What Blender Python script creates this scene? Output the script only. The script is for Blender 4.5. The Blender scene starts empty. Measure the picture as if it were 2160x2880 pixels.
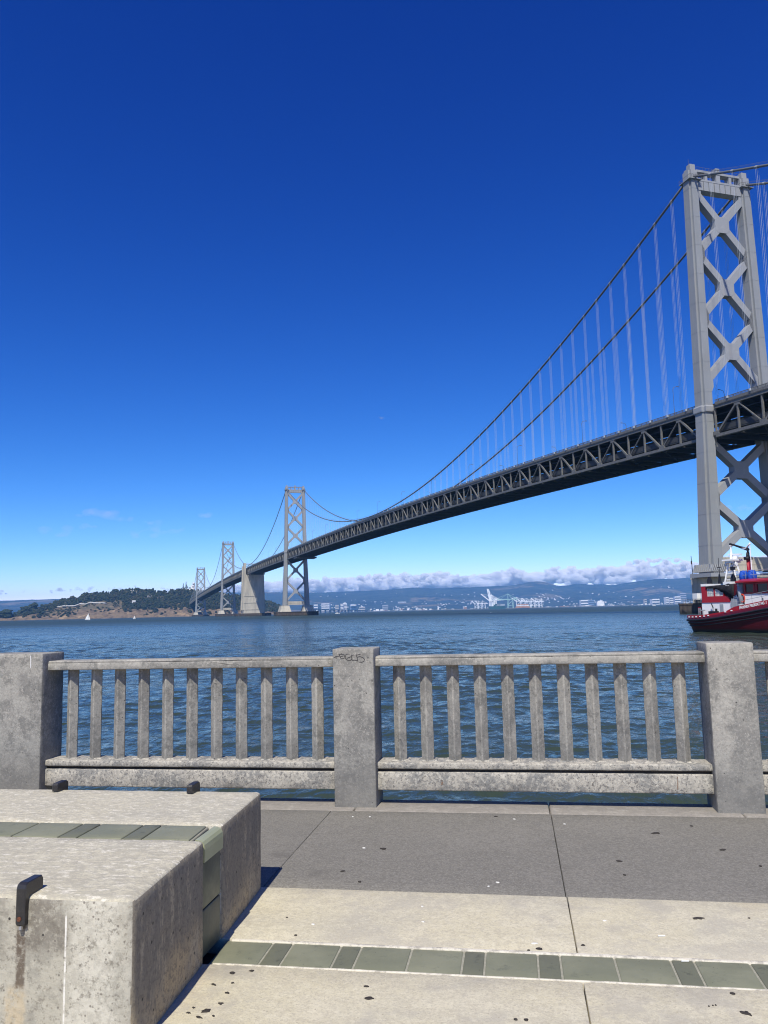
import bpy, bmesh, math, random
import numpy as np
from mathutils import Vector, Matrix, noise as mnoise

random.seed(7); rng = np.random.default_rng(7)
R = math.radians
S = bpy.context.scene
COL = S.collection

# ------------------------------------------------------------------ camera, sky, sun, exposure
# World frame: the quay. x runs along the concrete railing, y out over the water, z up, pavement at z = 0.
EYE = 1.55; WATER = -1.31; YAW = R(9.0); PITCH = R(7.09); ROLL = R(1.32); FOC = 2240.0
def cw(x, y, z=0.0):                      # view-aligned ground coordinates -> world
    c, s = math.cos(YAW), math.sin(YAW)
    return Vector((x*c - y*s, x*s + y*c, z))
_f = cw(0, math.cos(PITCH), math.sin(PITCH)); _r0 = cw(1, 0, 0); _u0 = cw(0, -math.sin(PITCH), math.cos(PITCH))
_r = _r0*math.cos(ROLL) - _u0*math.sin(ROLL); _u = _u0*math.cos(ROLL) + _r0*math.sin(ROLL)
cam_d = bpy.data.cameras.new('camera'); cam = bpy.data.objects.new('camera', cam_d); COL.objects.link(cam)
cam_d.sensor_fit = 'VERTICAL'; cam_d.sensor_height = 36.0; cam_d.lens = 36.0*FOC/2880.0
cam_d.clip_start = 0.05; cam_d.clip_end = 90000.0
cam.matrix_world = Matrix(((_r.x, _u.x, -_f.x, 0), (_r.y, _u.y, -_f.y, 0), (_r.z, _u.z, -_f.z, EYE), (0, 0, 0, 1)))
S.camera = cam
def at(px, py, depth):                    # a bearing seen in the photograph, at a chosen real distance
    v = _f*FOC + _r*(px-1080) - _u*(py-1440)
    hx = v.x*math.sin(-YAW) + v.y*math.cos(YAW)
    k = depth/hx
    return Vector((v.x*k, v.y*k, v.z*k + EYE))
def bearing(px, depth, z=WATER):          # a point on the ground/water under that bearing
    p = at(px, 1719-(px-1080)*math.tan(ROLL), depth)
    return Vector((p.x, p.y, z))

SUNV = Vector((-0.018, -0.385, 0.53)).normalized()
SUN_EL = math.asin(SUNV.z); SUN_AZ = math.atan2(SUNV.x, SUNV.y)
W = bpy.data.worlds.new('World'); S.world = W; W.use_nodes = True
nt = W.node_tree; nt.nodes.clear()
sky = nt.nodes.new('ShaderNodeTexSky'); sky.sky_type = 'NISHITA'; sky.sun_disc = False
sky.sun_elevation = SUN_EL; sky.sun_rotation = SUN_AZ
sky.altitude = 0; sky.air_density = 0.6; sky.dust_density = 0.0; sky.ozone_density = 6.0
# one global colour grade (the camera's rendering of clear sky): red and green fall off faster than blue
spl = nt.nodes.new('ShaderNodeSeparateColor'); cmb = nt.nodes.new('ShaderNodeCombineColor')
bg = nt.nodes.new('ShaderNodeBackground'); bg.inputs['Strength'].default_value = 0.10
wo = nt.nodes.new('ShaderNodeOutputWorld')
nt.links.new(sky.outputs[0], spl.inputs[0])
for i, (gm, k) in enumerate(((2.4, .275), (1.64, .565), (1.05, 1.60))):
    pw = nt.nodes.new('ShaderNodeMath'); pw.operation = 'POWER'; pw.inputs[1].default_value = gm
    ml = nt.nodes.new('ShaderNodeMath'); ml.operation = 'MULTIPLY'; ml.inputs[1].default_value = k
    nt.links.new(spl.outputs[i], pw.inputs[0]); nt.links.new(pw.outputs[0], ml.inputs[0]); nt.links.new(ml.outputs[0], cmb.inputs[i])
nt.links.new(cmb.outputs[0], bg.inputs[0]); nt.links.new(bg.outputs[0], wo.inputs[0])

sd = bpy.data.lights.new('sun', 'SUN'); sd.energy = 5.0; sd.angle = R(0.53); sd.color = (1.0, 0.955, 0.84)
sun = bpy.data.objects.new('sun', sd); COL.objects.link(sun)
sun.rotation_euler = SUNV.to_track_quat('Z', 'Y').to_euler(); sun.location = (0, 0, 60)

S.render.engine = 'CYCLES'
S.view_settings.view_transform = 'Standard'; S.view_settings.look = 'None'
S.view_settings.exposure = 0.0; S.view_settings.gamma = 1.0; S.view_settings.use_curve_mapping = False
S.cycles.use_denoising = True; S.cycles.filter_width = 1.1
S.cycles.max_bounces = 10; S.cycles.diffuse_bounces = 3; S.cycles.glossy_bounces = 3
S.cycles.transmission_bounces = 4; S.cycles.volume_bounces = 8; S.cycles.transparent_max_bounces = 12
S.cycles.caustics_reflective = False; S.cycles.caustics_refractive = False

# ------------------------------------------------------------------ materials
MATS = {}
def M(name, base, rough=0.8, layers=(), bump=(), metal=0.0, spec=0.4, rand=True, coat=0.0, trans=0.0, ior=1.45, emis=None):
    m = bpy.data.materials.new(name); m.use_nodes = True; MATS[name] = m
    t = m.node_tree; N = t.nodes; L = t.links
    b = N['Principled BSDF']; b.inputs['Roughness'].default_value = rough; b.inputs['Metallic'].default_value = metal
    b.inputs['Specular IOR Level'].default_value = spec; b.inputs['IOR'].default_value = ior
    b.inputs['Coat Weight'].default_value = coat; b.inputs['Transmission Weight'].default_value = trans
    base = tuple(base) + (1,)
    b.inputs['Base Color'].default_value = base
    if not layers and not bump: return m
    tc = N.new('ShaderNodeTexCoord'); src = tc.outputs['Object']
    if rand:
        oi = N.new('ShaderNodeObjectInfo'); va = N.new('ShaderNodeVectorMath'); va.operation = 'SCALE'
        cx = N.new('ShaderNodeCombineXYZ'); ad = N.new('ShaderNodeVectorMath'); ad.operation = 'ADD'
        for i in range(3): L.new(oi.outputs['Random'], cx.inputs[i])
        va.inputs['Scale'].default_value = 71.3; L.new(cx.outputs[0], va.inputs[0])
        L.new(src, ad.inputs[0]); L.new(va.outputs[0], ad.inputs[1]); src2 = ad.outputs[0]
    else: src2 = src
    def tex(kind, scale, stretch=None):
        s = src2
        if stretch:
            mp = N.new('ShaderNodeMapping'); mp.inputs['Scale'].default_value = stretch; L.new(s, mp.inputs[0]); s = mp.outputs[0]
        if kind == 'noise':
            n = N.new('ShaderNodeTexNoise'); n.inputs['Scale'].default_value = scale; n.inputs['Detail'].default_value = 6; n.inputs['Roughness'].default_value = .6
            L.new(s, n.inputs['Vector']); return n.outputs['Fac']
        if kind == 'rough':
            n = N.new('ShaderNodeTexNoise'); n.inputs['Scale'].default_value = scale; n.inputs['Detail'].default_value = 10; n.inputs['Roughness'].default_value = .78
            L.new(s, n.inputs['Vector']); return n.outputs['Fac']
        if kind == 'spot':
            n = N.new('ShaderNodeTexVoronoi'); n.inputs['Scale'].default_value = scale; n.inputs['Randomness'].default_value = 1
            L.new(s, n.inputs['Vector']); return n.outputs['Distance']
        if kind == 'cell':
            n = N.new('ShaderNodeTexVoronoi'); n.inputs['Scale'].default_value = scale
            L.new(s, n.inputs['Vector']); sp = N.new('ShaderNodeSeparateColor'); L.new(n.outputs['Color'], sp.inputs[0]); return sp.outputs[0]
        if kind in 'xyz':
            sp = N.new('ShaderNodeSeparateXYZ'); L.new(src, sp.inputs[0]); return sp.outputs['xyz'.index(kind)]
    cur = None
    for ly in layers:
        kind, scale, lo, hi, col = ly[:5]; stretch = ly[5] if len(ly) > 5 else None
        if kind == 'band':                               # a stain in a set place: scale = (x centre, half width, z low, z high)
            x0, hw, zl, zh = scale; nz = tex('noise', 14); sx = tex('x', 1); sz = tex('z', 1)
            def mth(op, a, b3=None, c3=None):
                q = N.new('ShaderNodeMath'); q.operation = op
                for i, val in enumerate((a, b3, c3)):
                    if val is None: continue
                    if isinstance(val, (int, float)): q.inputs[i].default_value = val
                    else: L.new(val, q.inputs[i])
                return q.outputs[0]
            def sst(v, e0, e1):
                q = N.new('ShaderNodeMapRange'); q.interpolation_type = 'SMOOTHSTEP'; L.new(v, q.inputs[0]); q.inputs[1].default_value = e0; q.inputs[2].default_value = e1; return q.outputs[0]
            wob2 = mth('MULTIPLY_ADD', nz, hw*.9, -hw*.45-x0); dx = mth('ABSOLUTE', mth('ADD', sx, wob2))
            inx = mth('SUBTRACT', 1.0, sst(dx, hw*.45, hw*1.15)); inz = mth('MULTIPLY', sst(sz, zl, zl+(zh-zl)*.25), mth('SUBTRACT', 1.0, sst(sz, zh-(zh-zl)*.08, zh)))
            f = mth('MULTIPLY', mth('MULTIPLY', inx, inz), sst(tex('rough', 30), .30, .58)); lo, hi = 0.0, 1.0
        else: f = tex(kind, scale, stretch)
        if len(ly) > 6:                                  # break the mask up with a second noise
            n2 = tex('noise', ly[6]); mm = N.new('ShaderNodeMath'); mm.operation = 'MULTIPLY_ADD'
            L.new(n2, mm.inputs[0]); mm.inputs[1].default_value = ly[7]; L.new(f, mm.inputs[2]); f = mm.outputs[0]
        mr = N.new('ShaderNodeMapRange'); mr.interpolation_type = 'SMOOTHSTEP'
        mr.inputs[1].default_value = lo; mr.inputs[2].default_value = hi
        if lo > hi:
            mr.inputs[1].default_value = hi; mr.inputs[2].default_value = lo; mr.inputs[3].default_value = 1; mr.inputs[4].default_value = 0
        L.new(f, mr.inputs[0])
        fac = mr.outputs[0]
        amt = col[3] if len(col) > 3 else 1.0
        if amt != 1.0:
            ml = N.new('ShaderNodeMath'); ml.operation = 'MULTIPLY'; ml.inputs[1].default_value = amt; L.new(fac, ml.inputs[0]); fac = ml.outputs[0]
        mx = N.new('ShaderNodeMix'); mx.data_type = 'RGBA'
        L.new(fac, mx.inputs[0])
        if cur is None: mx.inputs[6].default_value = base
        else: L.new(cur, mx.inputs[6])
        mx.inputs[7].default_value = tuple(col[:3]) + (1,)
        cur = mx.outputs[2]
    if cur is not None: L.new(cur, b.inputs['Base Color'])
    nrm = None
    for bp in bump:
        kind, scale, dist = bp[:3]
        bn = N.new('ShaderNodeBump'); bn.inputs['Strength'].default_value = 1.0; bn.inputs['Distance'].default_value = dist
        L.new(tex(kind, scale, bp[3] if len(bp) > 3 else None), bn.inputs['Height'])
        if nrm is not None: L.new(nrm, bn.inputs['Normal'])
        nrm = bn.outputs[0]
    if nrm is not None: L.new(nrm, b.inputs['Normal'])
    return m

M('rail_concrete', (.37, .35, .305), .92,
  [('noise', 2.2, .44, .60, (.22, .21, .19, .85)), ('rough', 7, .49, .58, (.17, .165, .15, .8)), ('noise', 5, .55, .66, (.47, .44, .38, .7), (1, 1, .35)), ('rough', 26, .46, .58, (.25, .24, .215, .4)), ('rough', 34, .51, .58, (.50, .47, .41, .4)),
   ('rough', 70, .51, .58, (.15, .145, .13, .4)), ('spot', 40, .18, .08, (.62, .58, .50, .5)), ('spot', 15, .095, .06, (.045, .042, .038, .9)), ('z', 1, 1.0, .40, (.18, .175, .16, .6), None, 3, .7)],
  [('rough', 50, .003), ('spot', 40, .0012)])
M('beam_concrete', (.46, .425, .355), .92,
  [('rough', 4.5, .47, .56, (.20, .20, .19, .85)), ('rough', 24, .47, .56, (.30, .28, .245, .6)), ('rough', 30, .51, .58, (.60, .56, .47, .6)), ('rough', 55, .52, .58, (.13, .125, .12, .8)), ('spot', 20, .10, .06, (.05, .045, .04, .8))],
  [('rough', 40, .004)])
M('slab_concrete', (.60, .54, .38), .9,
  [('noise', 1.3, .42, .66, (.50, .465, .37, .8)), ('rough', 6, .47, .60, (.65, .59, .435, .7)), ('rough', 20, .46, .58, (.48, .43, .32, .5)), ('rough', 46, .50, .58, (.71, .65, .49, .45)),
   ('rough', 80, .51, .58, (.40, .36, .275, .45)), ('rough', 2.6, .50, .60, (.44, .40, .32, .5)), ('spot', 30, .14, .07, (.34, .28, .20, .5)), ('noise', .7, .60, .74, (.50, .39, .25, .5)), ('noise', 2.2, .62, .72, (.36, .33, .27, .45))],
  [('rough', 70, .003), ('noise', 6, .003)])
M('dark_pavement', (.195, .183, .155), .9,
  [('noise', 1.1, .4, .66, (.225, .21, .178, .8)), ('rough', 5, .48, .62, (.165, .155, .133, .6)), ('rough', 34, .46, .56, (.145, .135, .115, .65)), ('rough', 80, .50, .56, (.31, .29, .25, .6)), ('spot', 20, .04, .025, (.62, .6, .56, .7)), ('noise', 1.7, .63, .72, (.12, .11, .095, .5))],
  [('rough', 80, .004)])
M('kerb_concrete', (.27, .245, .21), .9,
  [('rough', 10, .45, .68, (.39, .355, .305, .85)), ('rough', 45, .5, .68, (.15, .14, .125, .7)), ('spot', 24, .06, .035, (.62, .6, .55, .7))], [('rough', 60, .005)])
M('joint_dark', (.05, .043, .036), .95, [('rough', 60, .5, .7, (.13, .115, .10))])
M('grout', (.30, .29, .225), .9, [('rough', 30, .45, .62, (.40, .38, .30, .8))])
M('mortar', (.72, .665, .54), .9, [('rough', 22, .45, .62, (.36, .33, .27, .8))], [('rough', 60, .003)])
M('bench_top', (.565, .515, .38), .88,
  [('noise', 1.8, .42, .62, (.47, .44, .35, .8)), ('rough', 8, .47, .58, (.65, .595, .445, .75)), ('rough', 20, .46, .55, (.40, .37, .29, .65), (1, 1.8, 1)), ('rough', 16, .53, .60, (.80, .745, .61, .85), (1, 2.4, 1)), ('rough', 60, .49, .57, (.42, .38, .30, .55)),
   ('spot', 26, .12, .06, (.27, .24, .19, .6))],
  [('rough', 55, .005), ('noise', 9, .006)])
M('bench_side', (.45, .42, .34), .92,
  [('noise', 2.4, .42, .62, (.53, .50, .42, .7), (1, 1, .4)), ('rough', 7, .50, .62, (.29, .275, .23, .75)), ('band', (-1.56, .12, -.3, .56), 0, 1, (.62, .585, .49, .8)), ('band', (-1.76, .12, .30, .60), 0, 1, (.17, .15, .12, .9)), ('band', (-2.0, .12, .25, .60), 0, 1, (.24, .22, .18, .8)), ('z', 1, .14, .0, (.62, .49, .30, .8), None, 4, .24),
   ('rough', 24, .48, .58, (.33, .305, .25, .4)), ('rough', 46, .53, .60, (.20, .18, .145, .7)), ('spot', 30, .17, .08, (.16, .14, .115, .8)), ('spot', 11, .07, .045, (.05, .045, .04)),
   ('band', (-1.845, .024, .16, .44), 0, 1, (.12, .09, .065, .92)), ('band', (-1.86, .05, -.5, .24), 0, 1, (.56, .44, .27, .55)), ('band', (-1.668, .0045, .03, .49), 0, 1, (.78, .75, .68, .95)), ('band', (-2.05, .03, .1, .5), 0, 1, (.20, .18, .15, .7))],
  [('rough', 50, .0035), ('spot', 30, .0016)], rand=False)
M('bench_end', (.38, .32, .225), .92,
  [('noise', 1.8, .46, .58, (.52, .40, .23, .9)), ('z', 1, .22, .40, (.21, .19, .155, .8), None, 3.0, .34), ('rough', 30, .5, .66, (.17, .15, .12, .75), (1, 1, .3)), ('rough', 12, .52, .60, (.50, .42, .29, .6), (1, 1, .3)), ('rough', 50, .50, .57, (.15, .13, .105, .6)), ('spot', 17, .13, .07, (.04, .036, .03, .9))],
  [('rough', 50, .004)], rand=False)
M('glass_long', (.195, .20, .135), .5, [('noise', 2.4, .4, .62, (.25, .25, .17, .85)), ('rough', 12, .54, .70, (.125, .13, .095, .8)), ('spot', 26, .07, .04, (.06, .06, .045, .8))], [('noise', 14, .003)], spec=.25)
M('glass_short', (.158, .162, .112), .5, [('noise', 5, .42, .62, (.145, .148, .105, .85)), ('rough', 16, .54, .68, (.08, .084, .062, .8))], [('noise', 14, .003)], spec=.2)
M('glass_nose', (.34, .355, .205), .3, [('noise', 6, .4, .7, (.42, .43, .26, .7))], spec=.4, coat=.2)
M('glass_side', (.095, .10, .072), .4, [('noise', 4, .4, .66, (.17, .18, .12))], [('noise', 10, .003)], spec=.3)
M('black_steel', (.022, .021, .022), .42, [('rough', 40, .5, .7, (.05, .045, .042, .7))], [('rough', 80, .001)], spec=.5, coat=.15)
M('rust', (.17, .06, .03), .85, [('rough', 60, .45, .65, (.07, .035, .022))])
M('bolt_steel', (.45, .43, .40), .35, metal=.9)
M('gum', (.035, .03, .026), .8, [('rough', 80, .45, .7, (.07, .06, .05))])
M('leaf_litter', (.09, .055, .03), .8)
M('shell_white', (.7, .68, .62), .7)
M('graffiti_ink', (.055, .053, .055), .7)
M('paint_drip', (.78, .77, .74), .6)
M('rust_stain', (.22, .13, .085), .9)

M('bridge_paint', (.315, .325, .335), .55, [('noise', .12, .42, .7, (.32, .335, .35, .8)), ('rough', .6, .5, .7, (.40, .405, .40, .6)), ('noise', .5, .58, .72, (.40, .365, .31, .55), (1, 1, .12))], spec=.4, rand=False)
M('bridge_leg', (.285, .30, .31), .55, [('noise', .10, .4, .7, (.265, .275, .275, .8)), ('rough', .8, .5, .66, (.345, .35, .34, .6), (1, 1, .15)), ('noise', .6, .60, .75, (.37, .345, .30, .5), (1, 1, .06))], spec=.4, rand=False)
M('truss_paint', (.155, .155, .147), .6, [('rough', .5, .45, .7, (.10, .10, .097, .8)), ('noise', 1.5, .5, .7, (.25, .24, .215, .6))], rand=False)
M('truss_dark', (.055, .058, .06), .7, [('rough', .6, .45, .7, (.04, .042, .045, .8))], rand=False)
M('cable_paint', (.14, .15, .16), .5, rand=False)
M('hanger_steel', (.50, .54, .58), .45, rand=False)
M('deck_asphalt', (.06, .06, .062), .9, rand=False)
M('pier_concrete', (.50, .46, .375), .9, [('noise', .25, .4, .68, (.34, .32, .27, .8), (1, 1, .25)), ('rough', 1.2, .5, .7, (.26, .245, .215, .7), (1, 1, .12)), ('noise', 2.5, .55, .72, (.50, .475, .41, .5), (1, 1, .2))], [('rough', 2.5, .03)], rand=False)
M('fender_timber', (.075, .06, .05), .9, [('noise', .9, .45, .7, (.14, .11, .085, .7), (1, 1, .2)), ('z', 1, 1.4, .2, (.03, .032, .028, .9))], rand=False)

M('hull_red', (.11, .008, .015), .38, [('noise', .9, .45, .75, (.09, .008, .014, .7)), ('z', 1, .45, .15, (.03, .028, .03))], spec=.45, coat=.2, rand=False)
M('boat_red', (.36, .012, .022), .4, [('noise', 1.3, .5, .75, (.34, .012, .02, .6))], coat=.2, rand=False)
M('boat_white', (.87, .87, .86), .45, [('rough', 1.6, .55, .75, (.64, .63, .60, .6), (1, 1, .3))], rand=False)
M('boat_black', (.018, .018, .022), .5, rand=False)
M('boat_grey', (.30, .33, .36), .5, [('noise', 1.6, .5, .7, (.42, .44, .46))], rand=False)
M('boat_glass', (.012, .015, .02), .06, spec=.6, rand=False)
M('pale_glass', (.55, .55, .50), .15, [('noise', 2.5, .45, .65, (.75, .74, .68))], rand=False)
M('boat_deck', (.24, .05, .05), .8, rand=False)
M('tarp_black', (.012, .012, .016), .75, bump=[('noise', 6, .06)], rand=False)
M('tarp_blue', (.012, .085, .48), .6, bump=[('noise', 5, .05)], rand=False)
M('life_ring', (.62, .06, .03), .5, rand=False)
M('lettering', (.82, .82, .80), .5)

M('island_soil', (.19, .145, .08), .95,
  [('noise', .016, .44, .58, (.13, .115, .07)), ('rough', .05, .46, .62, (.12, .095, .06, .9)), ('noise', .03, .55, .66, (.26, .19, .105, .9)), ('rough', .14, .52, .66, (.09, .085, .05, .8))], [('rough', .08, 5.0)], rand=False)
M('cliff_rock', (.23, .165, .10), .95,
  [('rough', .06, .45, .62, (.11, .08, .055, .95), (1, 1, .5)), ('noise', .035, .52, .66, (.40, .28, .16, .9)), ('rough', .2, .53, .66, (.09, .075, .05, .8))], [('rough', .12, 6.0)], rand=False)
M('far_foliage', (.030, .042, .022), .9, [('rough', .12, .42, .66, (.052, .062, .034)), ('noise', .4, .5, .7, (.018, .028, .017))], rand=False, spec=.1)
M('far_foliage_olive', (.060, .060, .032), .9, [('rough', .15, .42, .66, (.085, .080, .045))], rand=False, spec=.1)
M('trunk_bark', (.08, .06, .045), .95)
M('hill_far', (.050, .062, .038), .95, [('noise', .0013, .54, .63, (.26, .20, .12, .85)), ('rough', .004, .46, .60, (.018, .026, .017)), ('rough', .010, .54, .66, (.15, .135, .095, .75))], bump=[('rough', .0035, 60.0)], rand=False, spec=.1)
M('shore_land', (.16, .145, .11), .95, [('noise', .004, .45, .6, (.07, .075, .05))], rand=False)
M('white_wall', (.85, .84, .81), .7, rand=False)
M('cream_wall', (.56, .52, .45), .8, rand=False)
M('grey_wall', (.38, .40, .42), .8, rand=False)
M('brick_wall', (.30, .17, .12), .85, rand=False)
M('blue_wall', (.22, .30, .42), .5, rand=False)
M('window_dark', (.05, .06, .08), .3, rand=False)
M('crane_white', (.90, .92, .92), .6, rand=False)
M('crane_green', (.35, .55, .50), .6, rand=False)
M('ship_green', (.03, .09, .07), .6, rand=False)
M('container_orange', (.55, .26, .12), .7, rand=False)
M('sail_white', (.86, .86, .84), .8, rand=False)
M('feather_white', (.8, .8, .8), .8)
M('roadway', (.42, .41, .38), .9, rand=False)

# water: dark green-blue body under a clean rippled surface
mw = M('bay_water', (.03, .055, .055), .10, spec=.5, ior=1.16, rand=False)
t = mw.node_tree; N = t.nodes; L = t.links; b = N['Principled BSDF']
tc = N.new('ShaderNodeTexCoord'); prev = None
for sc, dist, st in ((.28, .8, (1, .5, 1)), (.9, .42, (1, .5, 1)), (3.2, .10, (1, .55, 1)), (11.0, .02, (1, .7, 1))):
    mp = N.new('ShaderNodeMapping'); mp.inputs['Scale'].default_value = st; mp.inputs['Rotation'].default_value = (0, 0, R(14))
    n = N.new('ShaderNodeTexNoise'); n.inputs['Scale'].default_value = sc; n.inputs['Detail'].default_value = 4; n.inputs['Roughness'].default_value = .55
    bn = N.new('ShaderNodeBump'); bn.inputs['Distance'].default_value = dist; bn.inputs['Strength'].default_value = 1
    L.new(tc.outputs['Object'], mp.inputs[0]); L.new(mp.outputs[0], n.inputs['Vector']); L.new(n.outputs['Fac'], bn.inputs['Height'])
    if prev is not None: L.new(prev, bn.inputs['Normal'])
    wm = N.new('ShaderNodeMapping'); wm.inputs['Scale'].default_value = (.22, 1, 1); wm.inputs['Rotation'].default_value = (0, 0, R(-20)); wn = N.new('ShaderNodeTexNoise'); wn.inputs['Scale'].default_value = .016; wn.inputs['Detail'].default_value = 3
    wr = N.new('ShaderNodeMapRange'); wr.inputs[1].default_value = .38; wr.inputs[2].default_value = .62; wr.inputs[3].default_value = .45; wr.inputs[4].default_value = 1.25       # wind lanes: calmer and rougher water
    L.new(tc.outputs['Object'], wm.inputs[0]); L.new(wm.outputs[0], wn.inputs['Vector']); L.new(wn.outputs['Fac'], wr.inputs[0]); L.new(wr.outputs[0], bn.inputs['Strength'])
    prev = bn.outputs[0]
L.new(prev, b.inputs['Normal'])
vl = N.new('ShaderNodeVectorMath'); vl.operation = 'LENGTH'; L.new(tc.outputs['Object'], vl.inputs[0])
mr = N.new('ShaderNodeMapRange'); mr.inputs[1].default_value = 15; mr.inputs[2].default_value = 500; mr.inputs[3].default_value = .07; mr.inputs[4].default_value = .42; L.new(vl.outputs['Value'], mr.inputs[0]); L.new(mr.outputs[0], b.inputs['Roughness'])
n = N.new('ShaderNodeTexNoise'); n.inputs['Scale'].default_value = .02; n.inputs['Detail'].default_value = 4
mp = N.new('ShaderNodeMapping'); mp.inputs['Scale'].default_value = (.35, 1, 1); L.new(tc.outputs['Object'], mp.inputs[0]); L.new(mp.outputs[0], n.inputs['Vector'])
mx = N.new('ShaderNodeMix'); mx.data_type = 'RGBA'; mx.inputs[6].default_value = (.034, .052, .040, 1); mx.inputs[7].default_value = (.045, .062, .045, 1)
L.new(n.outputs['Fac'], mx.inputs[0]); L.new(mx.outputs[2], b.inputs['Base Color'])

# ------------------------------------------------------------------ mesh helpers
class MB:
    def __init__(s): s.v = []; s.f = []; s.m = []
    def add(s, vs, fs, mi=0):
        o = len(s.v); s.v.extend([tuple(p) for p in vs]); s.f.extend([tuple(i+o for i in f) for f in fs]); s.m.extend([mi]*len(fs)); return s
    def box(s, c, d, rot=None, mi=0):
        hx, hy, hz = d[0]/2, d[1]/2, d[2]/2
        vs = [Vector((x, y, z)) for x in (-hx, hx) for y in (-hy, hy) for z in (-hz, hz)]
        if rot is not None: vs = [rot @ q for q in vs]
        c = Vector(c)
        return s.add([q+c for q in vs], [(0, 1, 3, 2), (4, 6, 7, 5), (0, 4, 5, 1), (2, 3, 7, 6), (0, 2, 6, 4), (1, 5, 7, 3)], mi)
    def box2(s, a, b, mi=0):
        return s.box([(a[i]+b[i])/2 for i in range(3)], [abs(b[i]-a[i]) for i in range(3)], None, mi)
    def bar(s, p0, p1, w, h, up=(0, 0, 1), mi=0):
        p0 = Vector(p0); p1 = Vector(p1); d = p1-p0; ln = d.length; d.normalize(); up = Vector(up)
        x = d.cross(up)
        if x.length < 1e-4: x = d.cross(Vector((0, 1, 0)))
        x.normalize(); z = x.cross(d)
        return s.box((p0+p1)/2, (w, ln, h), Matrix((x, d, z)).transposed(), mi)
    def tube(s, pts, r, n=8, cap=True, mi=0):
        pts = [Vector(p) for p in pts]; rs = r if isinstance(r, (list, tuple)) else [r]*len(pts); rings = []
        for i, p in enumerate(pts):
            d = (pts[min(i+1, len(pts)-1)]-pts[max(i-1, 0)]).normalized()
            u = d.cross(Vector((0, 0, 1)))
            if u.length < 1e-3: u = d.cross(Vector((1, 0, 0)))
            u.normalize(); w = u.cross(d)
            rings.append([p+(u*math.cos(a)+w*math.sin(a))*rs[i] for a in [2*math.pi*k/n for k in range(n)]])
        fs = []
        for i in range(len(rings)-1):
            for k in range(n): fs.append((i*n+k, i*n+(k+1) % n, (i+1)*n+(k+1) % n, (i+1)*n+k))
        if cap: fs.append(tuple(range(n))[::-1]); fs.append(tuple((len(rings)-1)*n+k for k in range(n)))
        return s.add([q for rg in rings for q in rg], fs, mi)
    def loft(s, rings, cap=True, closed=True, mi=0):
        n = len(rings[0]); fs = []
        for i in range(len(rings)-1):
            for k in range(n if closed else n-1): fs.append((i*n+k, i*n+(k+1) % n, (i+1)*n+(k+1) % n, (i+1)*n+k))
        if cap: fs.append(tuple(range(n))[::-1]); fs.append(tuple((len(rings)-1)*n+k for k in range(n)))
        return s.add([q for rg in rings for q in rg], fs, mi)
    def prism(s, poly, z0, z1, mi=0):
        return s.loft([[(x, y, z0) for x, y in poly], [(x, y, z1) for x, y in poly]], mi=mi)
    def rbox(s, a, b, r=.01, res=.05, amp=.0012, chip=.6, seed=0, mi=0, warp=None):
        """A cast concrete block: rounded, slightly uneven, with worn edges."""
        c = [(a[i]+b[i])/2 for i in range(3)]; h = [abs(b[i]-a[i])/2 for i in range(3)]
        ax = []
        for i in range(3):
            k = max(1, int(round(2*(h[i]-r)/res)))
            ax.append([-h[i], -h[i]+r*.3, ] + list(np.linspace(-h[i]+r, h[i]-r, k+1)) + [h[i]-r*.3, h[i]])
        idx = {}; vs = []; fs = []
        def vid(p):
            key = tuple(round(q, 5) for q in p)
            if key in idx: return idx[key]
            q = [max(-(h[i]-r), min(h[i]-r, p[i])) for i in range(3)]; d = Vector([p[i]-q[i] for i in range(3)])
            e = sum(1 for x in d if abs(x) > 1e-6); nrm = d.normalized() if d.length > 1e-9 else Vector((0, 0, 1))
            w = Vector([q[i]+c[i] for i in range(3)]) + nrm*r
            ns = Vector((w.x+seed*13.1, w.y+seed*7.7, w.z))
            k = amp*mnoise.noise(ns*9)+amp*.5*mnoise.noise(ns*28)
            if e >= 2: k -= chip*r*max(0.0, mnoise.noise(ns*22)+.15*mnoise.noise(ns*60)-.12)
            w += nrm*k
            if warp: w = warp(w)
            idx[key] = len(vs); vs.append(w); return idx[key]
        for i in range(3):
            j, k = (i+1) % 3, (i+2) % 3
            for sgn in (-1, 1):
                for u in range(len(ax[j])-1):
                    for w in range(len(ax[k])-1):
                        q = []
                        for du, dw in ((0, 0), (1, 0), (1, 1), (0, 1)):
                            p = [0, 0, 0]; p[i] = sgn*h[i]; p[j] = ax[j][u+du]; p[k] = ax[k][w+dw]; q.append(vid(p))
                        fs.append(tuple(q if sgn > 0 else q[::-1]))
        return s.add(vs, fs, mi)
    def mesh(s, name, mats, smooth=False):
        me = bpy.data.meshes.new(name); me.from_pydata(s.v, [], s.f)
        for mt in ([mats] if isinstance(mats, str) else mats): me.materials.append(MATS[mt])
        if isinstance(mats, (list, tuple)): me.polygons.foreach_set('material_index', s.m)
        if smooth: me.polygons.foreach_set('use_smooth', [True]*len(me.polygons))
        me.update(); return me
    def build(s, name, mats, parent=None, smooth=False, loc=None):
        o = bpy.data.objects.new(name, s.mesh(name, mats, smooth)); COL.objects.link(o)
        if parent is not None: o.parent = parent
        if loc is not None: o.location = loc
        return o
def tag(o, label=None, cat=None, group=None, kind=None):
    for k, v in (('label', label), ('category', cat), ('group', group), ('kind', kind)):
        if v: o[k] = v
    return o
def empty(name, loc=(0, 0, 0), rz=0.0, parent=None):
    o = bpy.data.objects.new(name, None); COL.objects.link(o); o.location = loc; o.rotation_euler = (0, 0, rz); o.empty_display_size = .3
    if parent is not None: o.parent = parent
    return o
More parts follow.
